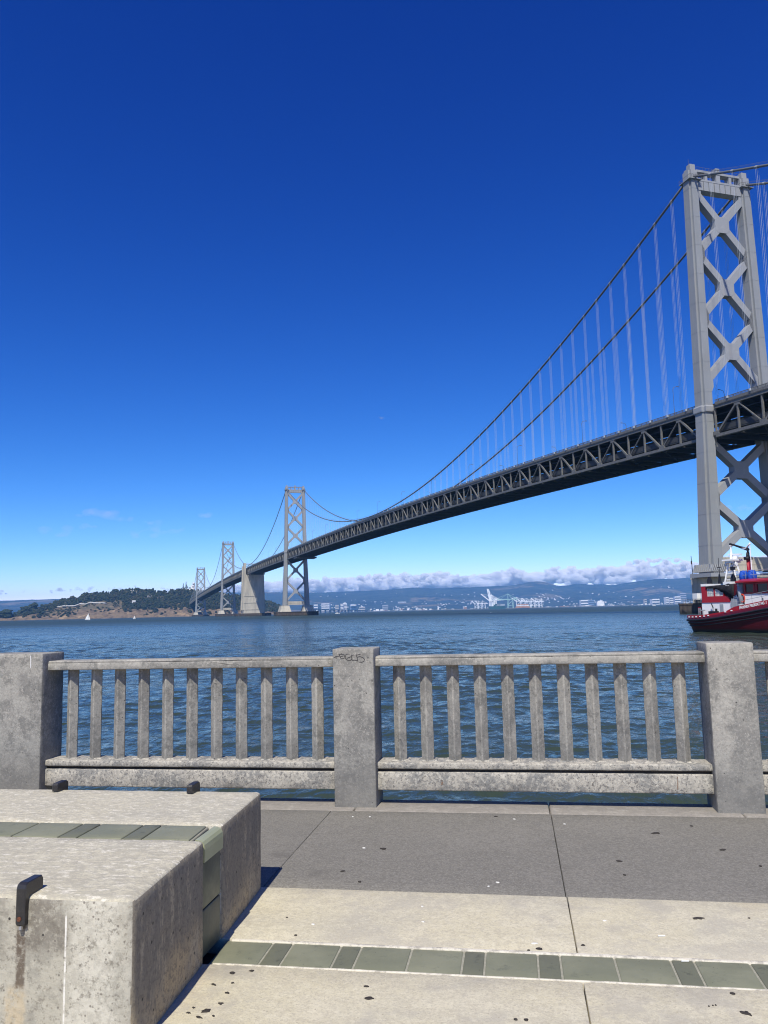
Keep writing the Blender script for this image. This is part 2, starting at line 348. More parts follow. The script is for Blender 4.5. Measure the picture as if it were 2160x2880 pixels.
def inst(name, me, parent=None, loc=(0, 0, 0), rot=None, scale=None):
    o = bpy.data.objects.new(name, me); COL.objects.link(o); o.location = loc
    if rot is not None: o.rotation_euler = rot
    if scale is not None: o.scale = scale
    if parent is not None: o.parent = parent
    return o
def spline(xs, ys):
    """Monotone-ish cubic through points."""
    xs = np.array(xs, float); ys = np.array(ys, float); m = np.gradient(ys, xs)
    def f(x):
        i = int(np.clip(np.searchsorted(xs, x)-1, 0, len(xs)-2)); h = xs[i+1]-xs[i]; u = (x-xs[i])/h
        return float((2*u**3-3*u**2+1)*ys[i]+(u**3-2*u**2+u)*h*m[i]+(-2*u**3+3*u**2)*ys[i+1]+(u**3-u**2)*h*m[i+1])
    return f

# ------------------------------------------------------------------ setting: quay pavement
def slab(name, mat, x0, x1, y0, y1, z=0.0, t=.12, r=.006, parent=None, seed=0):
    mb = MB(); mb.rbox((x0, y0, z-t), (x1, y1, z), r, .16, .0009, .8, seed); return mb.build(name, mat, parent, True)
XJ = [-8.54, -5.62, -2.70, .22, 3.14, 6.06, 8.98]; G = .0022
base = MB(); base.box2((-60, -45, -1.2), (60, 6.74, -.07)); pavement = tag(base.build('pavement', 'joint_dark'), kind='structure')
for i in range(len(XJ)-1):
    for a, b2 in (((-4, 0.6)), ((.6+2*G, 3.612))):
        slab('pavement_slab', 'slab_concrete', XJ[i]+G, XJ[i+1]-G, a, b2, parent=pavement, seed=i)
    slab('pavement_slab', 'slab_concrete', XJ[i]+G, XJ[i+1]-G, 3.888, 4.612, parent=pavement, seed=i+9)
XD = [-8.54, -5.62, -4.2, -1.485, .215, 3.14, 6.06, 8.98]
for i in range(len(XD)-1):
    slab('dark_pavement_slab', 'dark_pavement', XD[i]+G*.8, XD[i+1]-G*.8, 4.616, 6.372, z=-.002, parent=pavement, seed=i+20)
XK = [-8.54, -4.23, -1.31, .21, 1.61, 4.53, 8.98]
for i in range(len(XK)-1):
    slab('coping_stone', 'kerb_concrete', XK[i]+.003, XK[i+1]-.003, 6.376, 6.755, z=.002, t=.3, r=.012, parent=pavement, seed=i+40)
for (x0, x1, y0, y1) in ((-58, -8.55, -44, 6.37), (8.99, 58, -44, 6.37), (-8.54, 8.98, -44, -4.01)):
    mb = MB(); mb.rbox((x0, y0, -.12), (x1, y1, 0), .01, 4.0, 0, 0, 1); mb.build('promenade_paving', 'slab_concrete', pavement)
sea = MB(); sea.box2((-60, 6.30, -3.2), (60, 6.70, -.30)); tag(sea.build('seawall', 'kerb_concrete'), 'weathered concrete seawall under the railing', 'seawall', kind='structure')

# the strip of glass blocks let into the paving
glass_strip = MB(); glass_strip.box2((-1.42, 3.618, -.1), (9.0, 3.882, -.006)); glass_strip = glass_strip.build('glass_strip_bed', 'grout', pavement)
def blocks(x0, x1, rev=False):
    pat = [.098, .232, .098, .236, .240]; out = []; x = x0; i = 0
    while x < x1:
        ln = pat[i % 5]; out.append((x, min(x+ln, x1), ln < .15)); x += ln; i += 1
    return out
for (a, b2, sh) in blocks(-1.192, 6.0):
    mb = MB(); mb.rbox((a+.004, 3.630, -.08), (b2-.004, 3.870, -.001-(.002*random.random())), .006, .09, .0005, .3, a)
    mb.build('glass_block', 'glass_short' if sh else 'glass_long', glass_strip, True)
mb = MB(); mb.rbox((-1.42, 3.630, -.08), (-1.196, 3.870, -.002), .006, .09, .0005, .3, 3); mb.build('glass_block', 'glass_long', glass_strip, True)
# white mortar bead along the strip
for yy in (3.878, 3.620):
    mb = MB(); mb.rbox((-1.40, yy-.012 if yy > 3.7 else yy-.006, -.04), (6.0, yy+.012 if yy > 3.7 else yy+.006, .003 if yy > 3.7 else .0015), .003, .035, .0022, .9, yy); mb.build('mortar_bead', 'mortar', glass_strip, True)

# flattened gum, leaves and litter on the paving
def blob(name, mat, x, y, r, asp=1.4, ang=0.0, z=.0016, par=pavement, wob=.3, n=16):
    mb = MB(); ph = random.uniform(0, 9); pts = []
    for k in range(n):
        a = 2*math.pi*k/n; rr = r*(1+wob*mnoise.noise(Vector((math.cos(a)*1.3+ph, math.sin(a)*1.3, ph)))*1.6)
        u, v = rr*asp*math.cos(a), rr*math.sin(a)
        pts.append((x+u*math.cos(ang)-v*math.sin(ang), y+u*math.sin(ang)+v*math.cos(ang)))
    mb.loft([[(p[0], p[1], z-.004) for p in pts], [(p[0], p[1], z) for p in pts], [((p[0]-x)*.7+x, (p[1]-y)*.7+y, z+.0022) for p in pts]])
    return mb.build(name, mat, par, True)
def gpt(px, py):
    v = _f*FOC + _r*(px-1080) - _u*(py-1440); k = -EYE/v.z; return v.x*k, v.y*k
for px, py, r, asp in ((654, 2737, .013, 1.3), (708, 2731, .009, 1.7), (1038, 2808, .015, 1.5), (1030, 2775, .008, 2), (1517, 2669, .014, 1.4), (1640, 2659, .010, 1.3), (2060, 2795, .012, 1.1),
                       (1078, 2387, .015, 1.7), (1742, 2422, .012, 1.8), (2032, 2390, .014, 1.8), (832, 2631, .008, 1.3), (964, 2450, .010, 1.6), (1012, 2480, .009, 1.5), (1487, 2673, .005, 1.6), (807, 2581, .005, 1.5),
                       (2139, 2436, .009, 1.3), (1395, 2296, .008, 2), (1945, 2323, .010, 1.5), (2107, 2583, .006, 1.3), (1757, 2461, .006, 2), (1994, 2831, .004, 1), (2005, 2829, .004, 1), (2013, 2828, .004, 1), (1450, 2868, .009, 1.2), (1480, 2869, .010, 1.2)):
    x, y = gpt(px, py); blob('gum_spot', 'gum', x, y, r*.8, asp, random.uniform(-.3, .3))
for px, py, r in ((1023, 2385, .011), (992, 2297, .008), (1040, 2297, .010), (1399, 2482, .011), (1374, 2493, .007), (1446, 2304, .009), (1588, 2318, .008), (880, 2600, .010), (1187, 2550, .009), (1700, 2590, .009), (1190, 2593, .009), (1503, 2654, .012)):
    x, y = gpt(px, py); blob('shell_fragment', 'shell_white', x, y, r*.62, 1.6, random.uniform(-.3, .3), wob=.5)
for px, py, r in ((1966, 2584, .014), (1843, 2343, .016), (580, 2843, .012), (620, 2823, .007), (560, 2862, .006), (600, 2770, .006), (640, 2793, .006), (530, 2850, .005), (2100, 2850, .012), (545, 2835, .004), (600, 2858, .004), (655, 2765, .004)):
    x, y = gpt(px, py); blob('leaf_scrap', 'gum', x, y, r, 2.0, random.uniform(-.6, .6), wob=.6)
for px, py in ((1861, 2635), (1927, 2706)):
    x, y = gpt(px, py); mb = MB(); mb.tube([(x-.016, y, .004), (x+.016, y+.003, .004)], .0042, 8); mb.build('cigarette_end', 'shell_white', pavement)

# ------------------------------------------------------------------ concrete railing along the quay edge
railing = tag(empty('concrete_railing', (0, 6.64, 0)), 'weathered concrete railing with square posts and diamond balusters along the water', 'railing')
PX = [-7.15, -4.23, -1.31, 1.61, 4.53]
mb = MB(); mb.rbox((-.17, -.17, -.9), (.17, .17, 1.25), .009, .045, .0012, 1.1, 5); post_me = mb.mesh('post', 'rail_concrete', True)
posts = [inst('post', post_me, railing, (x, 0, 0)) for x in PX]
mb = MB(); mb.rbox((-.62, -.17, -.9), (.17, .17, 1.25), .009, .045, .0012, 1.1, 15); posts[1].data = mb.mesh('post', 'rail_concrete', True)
mb = MB()
q = .0555
def bring(z, s=1.0): return [(0, -q*s, z), (q*s, 0, z), (0, q*s, z), (-q*s, 0, z)]
def balmesh(seed):
    rings = []
    zs = list(np.linspace(.30, 1.11, 15))
    for z in zs:
        rg = []
        for k, (cx2, cy2) in enumerate(((0, -q), (q, 0), (0, q), (-q, 0))):
            tx, ty = (-cy2, cx2)
            for sgn in (-1, 1):
                c2 = .006*(1+.7*mnoise.noise(Vector((z*14+seed*5, k*3.1, seed))))
                n1 = .0009*mnoise.noise(Vector((z*9, k*7+sgn, seed*3.3)))
                ln = math.hypot(cx2, cy2); ux, uy = cx2/ln, cy2/ln; vx, vy = tx/ln, ty/ln
                rg.append((cx2-ux*c2*.9+vx*sgn*c2+ux*n1, cy2-uy*c2*.9+vy*sgn*c2+uy*n1, z))
        rings.append(rg)
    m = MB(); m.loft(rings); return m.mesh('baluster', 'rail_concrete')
bal_me = [balmesh(i+1) for i in range(5)]
for bi in range(len(PX)-1):
    xa, xb = PX[bi]+.172, PX[bi+1]-(.172 if bi else .622)
    m1 = MB(); m1.rbox((xa-.02, -.09, 1.10), (xb+.02, .15, 1.160), .008, .07, .0018, 1.0, bi+60)
    m1.rbox((xa-.02, -.082, 1.158), (xb+.02, .142, 1.180), .009, .07, .0015, 1.0, bi+70)
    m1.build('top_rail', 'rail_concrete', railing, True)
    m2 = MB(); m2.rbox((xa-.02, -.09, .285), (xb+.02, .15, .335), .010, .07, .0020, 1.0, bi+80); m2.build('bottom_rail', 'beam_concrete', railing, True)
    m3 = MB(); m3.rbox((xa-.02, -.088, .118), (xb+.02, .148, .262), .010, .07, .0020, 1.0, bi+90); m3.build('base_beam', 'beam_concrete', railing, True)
    m4 = MB(); m4.box2((xa-.01, -.055, .255), (xb+.01, .12, .29)); m4.build('beam_groove', 'joint_dark', railing)
    mid = (xa+xb)/2
    for k in range(11 if bi else 9):
        x = mid+(k-(5 if bi else 4))*.2222
        inst('baluster', bal_me[(k*3+bi) % 5], railing, (x, .03, 0))
        # the small cast seat round the foot of every baluster
        m5 = MB(); m5.loft([[(x-.085, -.055+.03, .33), (x+.085, -.055+.03, .33), (x+.085, .13, .33), (x-.085, .13, .33)], [(x-.070, -.04+.03, .343), (x+.070, -.04+.03, .343), (x+.070, .11, .343), (x-.070, .11, .343)]])
        if k % 1 == 0: m5.build('baluster_seat', 'beam_concrete', railing)
# pencil-thin scrawl on the middle post, paint drip on the one beside the bench
def strokes(name, mat, par, lines, y, w=.0035):
    m = MB()
    for ln in lines:
        m.tube([(a, y, b2) for a, b2 in ln], w, 5)
    return m.build(name, mat, par)
def gp(u, v): return (-.17+(u-65)/1270*.34, 1.236-(v-255)/1270*.335)
scr = [[(115, 465), (175, 430), (280, 425)], [(175, 415), (180, 505)], [(265, 360), (300, 430), (330, 490)], [(265, 370), (430, 360)], [(320, 430), (420, 415)], [(330, 495), (440, 495)],
       [(425, 365), (455, 460), (490, 520), (560, 560), (620, 555), (650, 520)], [(490, 365), (465, 460)], [(490, 365), (600, 355)], [(510, 490), (640, 440)], [(655, 380), (665, 460), (672, 552)], [(672, 552), (760, 545), (855, 572)],
       [(800, 390), (860, 385), (940, 370)], [(800, 390), (835, 470), (855, 572)], [(845, 455), (920, 440), (1010, 470), (1065, 530), (1050, 580), (985, 610), (900, 610)], [(690, 420), (720, 380)], [(1160, 460), (1175, 480)]]
strokes('graffiti_scrawl', 'graffiti_ink', posts[2], [[gp(*p) for p in ln] for ln in scr], -.1700, .0030)
strokes('paint_drip', 'paint_drip', posts[1], [[(.055, 1.235), (.057, 1.19), (.058, 1.13)]], -.1685, .0045)
strokes('crack', 'joint_dark', railing, [[(-2.56, 1.152), (-2.47, 1.143), (-2.41, 1.132), (-2.33, 1.127), (-2.27, 1.112), (-2.24, 1.106)]], -.0885, .0024)
strokes('crack', 'joint_dark', railing, [[(.55, .258), (.57, .215), (.545, .18), (.56, .14)]], -.0868, .0022)
strokes('drip_stain', 'rust_stain', railing, [[(1.18, .245), (1.182, .20), (1.178, .15)]], -.0872, .004)
strokes('rust_mark', 'rust_stain', railing, [[(-.62+.045*0, .20), (-.618, .185), (-.622, .165)]], -.0872, .006)

# ------------------------------------------------------------------ concrete bench with a glass band
BZ = .53
def skew(w): return Vector((w.x + (.0 if w.x < -2.5 else -(w.y-2.86)*.046*min(1, (w.x+2.5)/1.05)), w.y, w.z))
bench = tag(empty('bench', (0, 0, 0)), 'broad concrete bench block with green glass band and black steel edge clips', 'bench')
for nm, y0, y1, sd2 in (('concrete_block', 2.855, 3.622, 3), ('concrete_block', 3.878, 4.60, 8)):
    mb = MB(); mb.rbox((-5.6, y0, -.02), (-1.404, y1, BZ), .024, .055, .0022, .55, sd2, warp=skew)
    me = mb.mesh(nm, ['bench_top', 'bench_side', 'bench_end'], True); me.materials.clear()
    for k in ('bench_top', 'bench_side', 'bench_end'): me.materials.append(MATS[k])
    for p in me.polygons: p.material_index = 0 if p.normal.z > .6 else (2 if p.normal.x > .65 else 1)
    o = bpy.data.objects.new(nm, me); COL.objects.link(o); o.parent = bench
mb = MB(); mb.rbox((-5.6, 3.60, 0), (-1.475, 3.90, BZ-.012), .01, .3, 0, 0, 1, warp=skew); mb.build('glass_bed', 'grout', bench, True)
x = -1.485
for k, ln in enumerate([.24, .10, .236, .10, .25, .25, .10, .236, .10, .24, .24, .10, .236, .10, .24]):
    mb = MB(); mb.rbox((x-ln+.004, 3.630, BZ-.10), (x-.004 if k else x+.0, 3.870, BZ-.004), .006, .09, .0005, .3, k, warp=skew)
    mb.build('glass_block', 'glass_short' if ln < .15 else 'glass_long', bench, True); x -= ln
# rounded nose of the band and the dark glass running down the end of the bench
arc = [(-1.490, BZ-.005), (-1.472, BZ-.007), (-1.455, BZ-.014), (-1.446, BZ-.028), (-1.443, BZ-.05), (-1.444, BZ-.105), (-1.490, BZ-.105)]
mb = MB(); mb.loft([[(a, yy, z) for a, z in arc] for yy in (3.632, 3.75, 3.868)]); mb.build('glass_nose', 'glass_nose', bench, False)
for z0, z1 in ((.215, .418), (.005, .210)):
    mb = MB(); mb.rbox((-1.53, 3.632, z0), (-1.457, 3.868, z1), .006, .1, .0006, .3, z0); mb.build('glass_panel', 'glass_side', bench, True)
def clip(x, y, sgn, nm='edge_clip'):
    """Bent steel bar over the bench edge: sgn -1 on the near edge, +1 on the far edge."""
    w = .037; prof = [(0.096, .004), (.096, .040), (.088, .050), (.0, .052), (-.014, .046), (-.020, .032), (-.020, -.093), (-.014, -.100), (.004, -.100), (.004, .0)]
    m = MB(); rings = []
    for xx, s2 in ((-w/2, .0), (-w/2+.004, 1), (w/2-.004, 1), (w/2, 0)):
        cy2 = sum(p[0] for p in prof)/len(prof); cz = sum(p[1] for p in prof)/len(prof); k = 1 if s2 else .955
        rings.append([(x+xx, y+sgn*-1*((p[0]-cy2)*k+cy2), BZ+(p[1]-cz)*k+cz) for p in prof])
    m.loft(rings); o = m.build(nm, 'black_steel', bench)
    if sgn < 0:
        m = MB(); m.tube([(x-.003, y-.019, BZ-.073), (x-.003, y-.0235, BZ-.073)], .0085, 10); m.build('bolt', 'rust', o)
        m = MB(); m.tube([(x-.002, y-.010, BZ-.100), (x-.002, y-.012, BZ-.112)], .009, 8); m.build('nut', 'bolt_steel', o)
    return o
clip(-1.838, 2.853, -1); clip(-2.725, 4.602, 1); clip(-1.885, 4.602, 1)
# ------------------------------------------------------------------ water: one sheet out to the horizon
def wave(x, y, cut):
    z = np.zeros_like(x); g2 = np.random.default_rng(3)
    for i in range(84):
        lam = .26*(1.05**i)*g2.uniform(.9, 1.1)
        th = R(90+14) + g2.normal(0, .52) if lam < 5 else R(100)+g2.normal(0, .3)
        a = .0115*lam**.72 if lam < 1.6 else .0115*1.6**.72*(1.6/lam)**.35
        k = 2*math.pi/lam; ph = g2.uniform(0, 6.28)
        at2 = np.clip((lam/cut-2.0)/2.0, 0, 1)
        z += a*.40*at2*np.sin(k*(x*math.cos(th)+y*math.sin(th))+ph)
    grp = .75+.5*np.sin(x*.21+1.1*np.sin(y*.13))*np.sin(y*.17+.7*np.sin(x*.09))
    return z*grp
az_in = np.linspace(R(-35), R(35), 820)
az = np.concatenate([np.linspace(R(-100), R(-37), 40), az_in, np.linspace(R(37), R(100), 40)])
ds = [5.9]
while ds[-1] < 160: ds.append(ds[-1]*1.0042)
while ds[-1] < 42000: ds.append(ds[-1]*1.09)
ds = np.array(ds)
AZ, DD = np.meshgrid(az, ds); XX = DD*np.sin(AZ-YAW); YY = DD*np.cos(AZ-YAW)
cut = np.maximum(DD*(az_in[1]-az_in[0]), np.gradient(ds)[:, None]*np.ones_like(AZ)); cut = np.where(np.abs(AZ) > R(35.2), 5.0, cut)
ZZ = wave(XX, YY, cut)*np.clip((260-DD)/120, 0, 1)
nr, nc = XX.shape
me = bpy.data.meshes.new('water'); co = np.stack([XX, YY, ZZ], -1).reshape(-1, 3)
ii = (np.arange(nr-1)[:, None]*nc+np.arange(nc-1)[None]).reshape(-1); quads = np.stack([ii, ii+1, ii+nc+1, ii+nc], -1)
me.vertices.add(len(co)); me.vertices.foreach_set('co', co.astype(np.float32).ravel())
me.loops.add(quads.size); me.loops.foreach_set('vertex_index', quads.astype(np.int32).ravel())
me.polygons.add(len(quads)); me.polygons.foreach_set('loop_start', np.arange(0, quads.size, 4, dtype=np.int32))
me.polygons.foreach_set('use_smooth', np.ones(len(quads), bool)); me.materials.append(mw); me.update(calc_edges=True); me.validate()
wob = bpy.data.objects.new('water', me); COL.objects.link(wob); wob.location = (0, 0, WATER); tag(wob, kind='structure')

# ------------------------------------------------------------------ the bridge (local frame: x across, y along away from the quay, z above the water)
BO = cw(107.35, 237.3, WATER); BR = YAW+R(17.32)
bridge = tag(empty('suspension_bridge', BO, BR), 'grey double-deck suspension bridge with four towers crossing to the island', 'bridge')
HW = 10.1
deck = spline([-400, -200, 0, 145, 312, 500, 704, 880, 1057, 1410, 1760, 2114, 2467], [44, 54.5, 62.4, 67.0, 70.8, 73.0, 74.2, 74.9, 74.6, 72.0, 66.3, 58.2, 47.2])
TS = [0, 704, 1410, 2114]; TT = [138.5, 148.5, 148.0, 137.5]
def par_side(s0, z0, s1, z1, sag):
    return lambda s: (z0+(z1-z0)*(s-s0)/(s1-s0)) - 4*sag*((s-s0)/(s1-s0))*(1-(s-s0)/(s1-s0))
def main_c(s0, z0, s1, z1, sm, zm):
    return lambda s: zm+((z0-zm)*((s-sm)/(s0-sm))**2 if s < sm else (z1-zm)*((s-sm)/(s1-sm))**2)
CAB = [(-353, 0, par_side(-353, 52, 0, 135.2, 20)), (0, 704, main_c(0, 135.2, 704, 145, 344, 71.8)), (704, 1040, par_side(704, 145, 1040, 77, 18)),
       (1074, 1410, par_side(1074, 77, 1410, 144.5, 18)), (1410, 2114, main_c(1410, 144.5, 2114, 134.5, 1765, 68.2)), (2114, 2467, par_side(2114, 134.5, 2467, 49, 17))]

def lhw(z, top, dk): return float(np.interp(z, [0, dk-10, dk, top], [13.1, 11.2, 10.9, 9.75]))
def lsz(z, top, dk): return (float(np.interp(z, [8, dk-12, dk, top], [5.2, 4.2, 4.0, 3.4])), float(np.interp(z, [8, dk-12, dk, top], [6.6, 4.9, 4.6, 3.9])))
def cross(cx2, cy2, a, b2, z, nx=.34, ny=.34):
    a, b2 = a/2, b2/2; p = a*nx*2-0; ax2 = a*(1-nx*1.0); by = b2*(1-ny*1.0)
    pts = [(-ax2, -b2), (ax2, -b2), (ax2, -by), (a, -by), (a, by), (ax2, by), (ax2, b2), (-ax2, b2), (-ax2, by), (-a, by), (-a, -by), (-ax2, -by)]
    return [(cx2+x, cy2+y, z) for x, y in pts]
def tower(s, top, first):
    dk = deck(s); T = empty('tower', (0, s, 0), 0, bridge)
    zped = 11.6
    for sg in (-1, 1):
        m = MB(); zs = [zped-1.0] + list(np.linspace(zped, dk-2.2, 7)) + list(np.linspace(dk, top-4, 9))
        m.loft([cross(sg*lhw(z, top, dk), 0, *lsz(z, top, dk), z) for z in zs])
        leg = m.build('leg', 'bridge_leg', T)
        # plate seams
        m = MB()
        for z in np.linspace(zped+8, top-8, 13):
            if abs(z-dk+1) < 4: continue
            a, b2 = lsz(z, top, dk); r0 = cross(sg*lhw(z, top, dk), 0, a+.06, b2+.06, z); m.loft([r0, [(x, y, z+.22) for x, y, z in r0]])
        tag(m.build('plate_seam', 'bridge_leg', leg), kind='stuff')
        # collar at the deck and the finned shoe at the foot
        m = MB(); a, b2 = lsz(dk, top, dk); c0 = sg*lhw(dk-1, top, dk)
        m.loft([cross(c0, 0, a+.9, b2+.9, dk-2.9), cross(c0, 0, a+1.0, b2+1.0, dk-2.6), cross(c0, 0, a+1.0, b2+1.0, dk-1.3), cross(c0, 0, a+.5, b2+.5, dk-.9)]); m.build('deck_collar', 'bridge_paint', leg)
        m = MB(); cx2 = sg*lhw(zped, top, dk); a, b2 = lsz(zped, top, dk)
        m.box((cx2, 0, zped-.55), (a+2.6, b2+2.6, 1.1)); shoe = m.build('shoe', 'bridge_paint', leg)
        if first:
            m = MB()
            for k in range(9):
                for e in (-1, 1):
                    yk = (k-4)/4*(b2/2+.3); xk = (k-4)/4*(a/2+.3)
                    m.loft([[(cx2+e*(a/2-.2), yk-.12, zped+.4), (cx2+e*(a/2+1.1), yk-.12, zped+.4), (cx2+e*(a/2+1.1), yk+.12, zped+.4), (cx2+e*(a/2-.2), yk+.12, zped+.4)],
                            [(cx2+e*(a/2-.3), yk-.12, zped+2.6), (cx2+e*(a/2+.25), yk-.12, zped+2.6), (cx2+e*(a/2+.25), yk+.12, zped+2.6), (cx2+e*(a/2-.3), yk+.12, zped+2.6)]])
                    m.loft([[(cx2+xk-.12, e*(b2/2-.2), zped+.4), (cx2+xk+.12, e*(b2/2-.2), zped+.4), (cx2+xk+.12, e*(b2/2+1.1), zped+.4), (cx2+xk-.12, e*(b2/2+1.1), zped+.4)],
                            [(cx2+xk-.12, e*(b2/2-.3), zped+2.6), (cx2+xk+.12, e*(b2/2-.3), zped+2.6), (cx2+xk+.12, e*(b2/2+.25), zped+2.6), (cx2+xk-.12, e*(b2/2+.25), zped+2.6)]])
            tag(m.build('shoe_fin', 'bridge_paint', leg), kind='stuff')
        # saddle housing on the head of the leg
        m = MB(); c1 = sg*lhw(top, top, dk); a, b2 = lsz(top, top, dk)
        m.loft([cross(c1, 0, a+.05, b2+.05, top-4.01), cross(c1, 0, a+.05, b2+.05, top-1.8)]); m.box((c1, -.55, top-1.0), (a*.56, b2*.42, 2.6)); m.box((c1, 1.0, top-1.35), (a*.50, b2*.36, 1.5))
        m.box((c1, 0, top-5.0), (a+1.1, b2+1.3, .18)); sad = m.build('saddle_housing', 'bridge_paint', leg)
        m = MB()
        for e in (-1, 1):
            for j in range(7): m.bar((c1-a/2-.5+(a+1.0)*j/6, e*(b2/2+.6), top-4.95), (c1-a/2-.5+(a+1.0)*j/6, e*(b2/2+.6), top-3.8), .06, .06)
            m.bar((c1-a/2-.5, e*(b2/2+.6), top-3.8), (c1+a/2+.5, e*(b2/2+.6), top-3.8), .07, .07); m.bar((c1+e*(a/2+.5), -b2/2-.6, top-3.8), (c1+e*(a/2+.5), b2/2+.6, top-3.8), .07, .07)
        m.bar((c1-.5, -.3, top), (c1-.5, -.3, top+2.4), .07, .07); tag(m.build('service_rail', 'truss_paint', leg), kind='stuff')
    # portal at the head
    w = lhw(top, top, dk)-1.6
    m = MB(); m.box2((-w, -1.35, top-7.9), (w, 1.35, top-4.6)); m.box2((-w, -1.1, top-1.75), (w, 1.1, top-1.05)); m.box2((-w, -1.42, top-4.9), (w, 1.42, top-4.3)); por = m.build('portal_strut', 'bridge_paint', T)
    for x, hgt, ww in ((-w*.56, 0, .9), (0, 1.7, 1.5), (w*.56, 0, .9)):
        m = MB(); m.box2((x-ww/2, -1.0, top-4.4), (x+ww/2, 1.0, top-1.2+hgt)); m.build('portal_post', 'bridge_paint', por)
    m = MB()
    for j in range(9): m.bar((-w+2*w*j/8, -1.38, top-7.8), (-w+2*w*j/8, -1.38, top-4.95), .16, .08)
    for j in range(15): m.bar((-w+2*w*j/14, -1.05, top-1.1), (-w+2*w*j/14, -1.05, top-.1), .05, .05)
    m.bar((-w, -1.05, top-.1), (w, -1.05, top-.1), .06, .06); tag(m.build('portal_rib', 'truss_paint', por), kind='stuff')
    # crossing braces: three X panels above the deck, two below
    def brace(z0, z1):
        zm = (z0+z1)/2
        for dsn in (0, 1):
            za, zb = (z0, z1) if dsn == 0 else (z1, z0)
            m = MB(); m.bar((-lhw(za, top, dk)+.6, 0, za), (lhw(zb, top, dk)-.6, 0, zb), 2.36-.06*dsn, 2.15, (0, 0, 1)); br2 = m.build('diagonal_brace', 'bridge_paint', T)
        m = MB(); e = 2.6; pl = [(-e*.6, -e), (e*.6, -e), (e, -e*.62), (e, e*.62), (e*.6, e), (-e*.6, e), (-e, e*.62), (-e, -e*.62)]
        m.loft([[(x, -1.21, zm+z) for x, z in pl], [(x, 1.21, zm+z) for x, z in pl]]); m.build('gusset', 'bridge_paint', br2)
        for sg in (-1, 1):
            for zz in (z0, z1):
                xi = sg*(lhw(zz, top, dk)-lsz(zz, top, dk)[0]/2+.35); k = -sg
                m = MB(); pl = [(0, -3.6), (k*.7, -2.7), (k*1.35, -1.3), (k*1.35, 1.3), (k*.7, 2.7), (0, 3.6)]
                m.loft([[(xi+x, -1.195, zz+z) for x, z in pl], [(xi+x, 1.195, zz+z) for x, z in pl]]); m.build('gusset', 'bridge_paint', br2)
    za = np.linspace(dk+6.6, top-8.2, 4)
    for i in range(3): brace(za[i], za[i+1])
    zb = np.linspace(15.8, dk-10.4-.6, 3)
    for i in range(2): brace(zb[i], zb[i+1])
    m = MB(); wb = lhw(13, top, dk)-2.0; m.box2((-wb, -1.5, zped+.6), (wb, 1.5, zped+4.6)); m.box2((-wb, -1.6, zped+2.4), (wb, 1.6, zped+2.7)); m.build('foot_strut', 'pier_concrete', T)
    # pier
    if first:
        pl = [(-14.6, 6.6), (-9.5, -8.8), (9.5, -8.8), (14.6, 6.6), (12.5, 9.2), (-12.5, 9.2)]
        m = MB(); m.prism(pl, -1, 10.5); 
        for z in (4.2, 7.8): m.prism([(x*1.006, y*1.01) for x, y in pl], z, z+.16)
        m.prism([(x*1.012, y*1.02) for x, y in pl], 10.1, 10.52)
        m.build('pier', 'pier_concrete', T)
        m = MB(); m.prism([(x*1.20, y*1.36) for x, y in pl], -1, 2.6); m.prism([(x*1.21, y*1.38) for x, y in pl], 2.6, 3.1); m.build('timber_fender', 'fender_timber', T)
        m = MB()
        for k in range(12):
            for (x, y) in ((-18.4+.2*k*0, -6+k*1.1),): m.bar((x, y, 3.1), (x, y, 4.3), .07, .07)
        m.bar((-18.4, -6.3, 4.3), (-18.4, 6.4, 4.3), .08, .08); m.bar((-18.4, -6.3, 3.7), (-18.4, 6.4, 3.7), .06, .06); m.build('fender_rail', 'truss_paint', T)
        for yy, zz in ((-2.0, 3.9), (1.5, 3.7)):
            m = MB(); m.box((-17.0, yy, 3.6), (1.0, 1.4, 1.0)); b0 = m.build('cabinet', 'truss_dark', T); m = MB(); m.box((-17.0, yy, 5.0), (1.6, 2.0, 1.8)); m.build('cabinet_box', 'white_wall', b0)
    else:
        m = MB()
        for sg in (-1, 1):
            m.loft([[(sg*13.2+x*6.4, y*8.2, 4.5) for x, y in ((-1, -1), (1, -1), (1, 1), (-1, 1))], [(sg*13.2+x*4.6, y*5.6, 11.2) for x, y in ((-1, -1), (1, -1), (1, 1), (-1, 1))]])
            m.box((sg*13.2, 0, 11.3), (9.6, 11.6, .6))
        m.build('pier', 'pier_concrete', T)
        m = MB(); m.prism([(-24, -9), (-19, -14), (19, -14), (24, -9), (24, 9), (19, 14), (-19, 14), (-24, 9)], -1, 3.8); m.prism([(-24.3, -9.2), (-19.2, -14.3), (19.2, -14.3), (24.3, -9.2), (24.3, 9.2), (19.2, 14.3), (-19.2, 14.3), (-24.3, 9.2)], 3.8, 4.6); m.build('timber_fender', 'fender_timber', T)
    return T
for i, (s, tp) in enumerate(zip(TS, TT)):
    T = tower(s, tp, i == 0)
    T['label'] = ['nearest tall grey tower with crossed braces', 'second tower standing out in the bay', 'third tower beyond the concrete anchorage', 'farthest tower beside the island'][i]

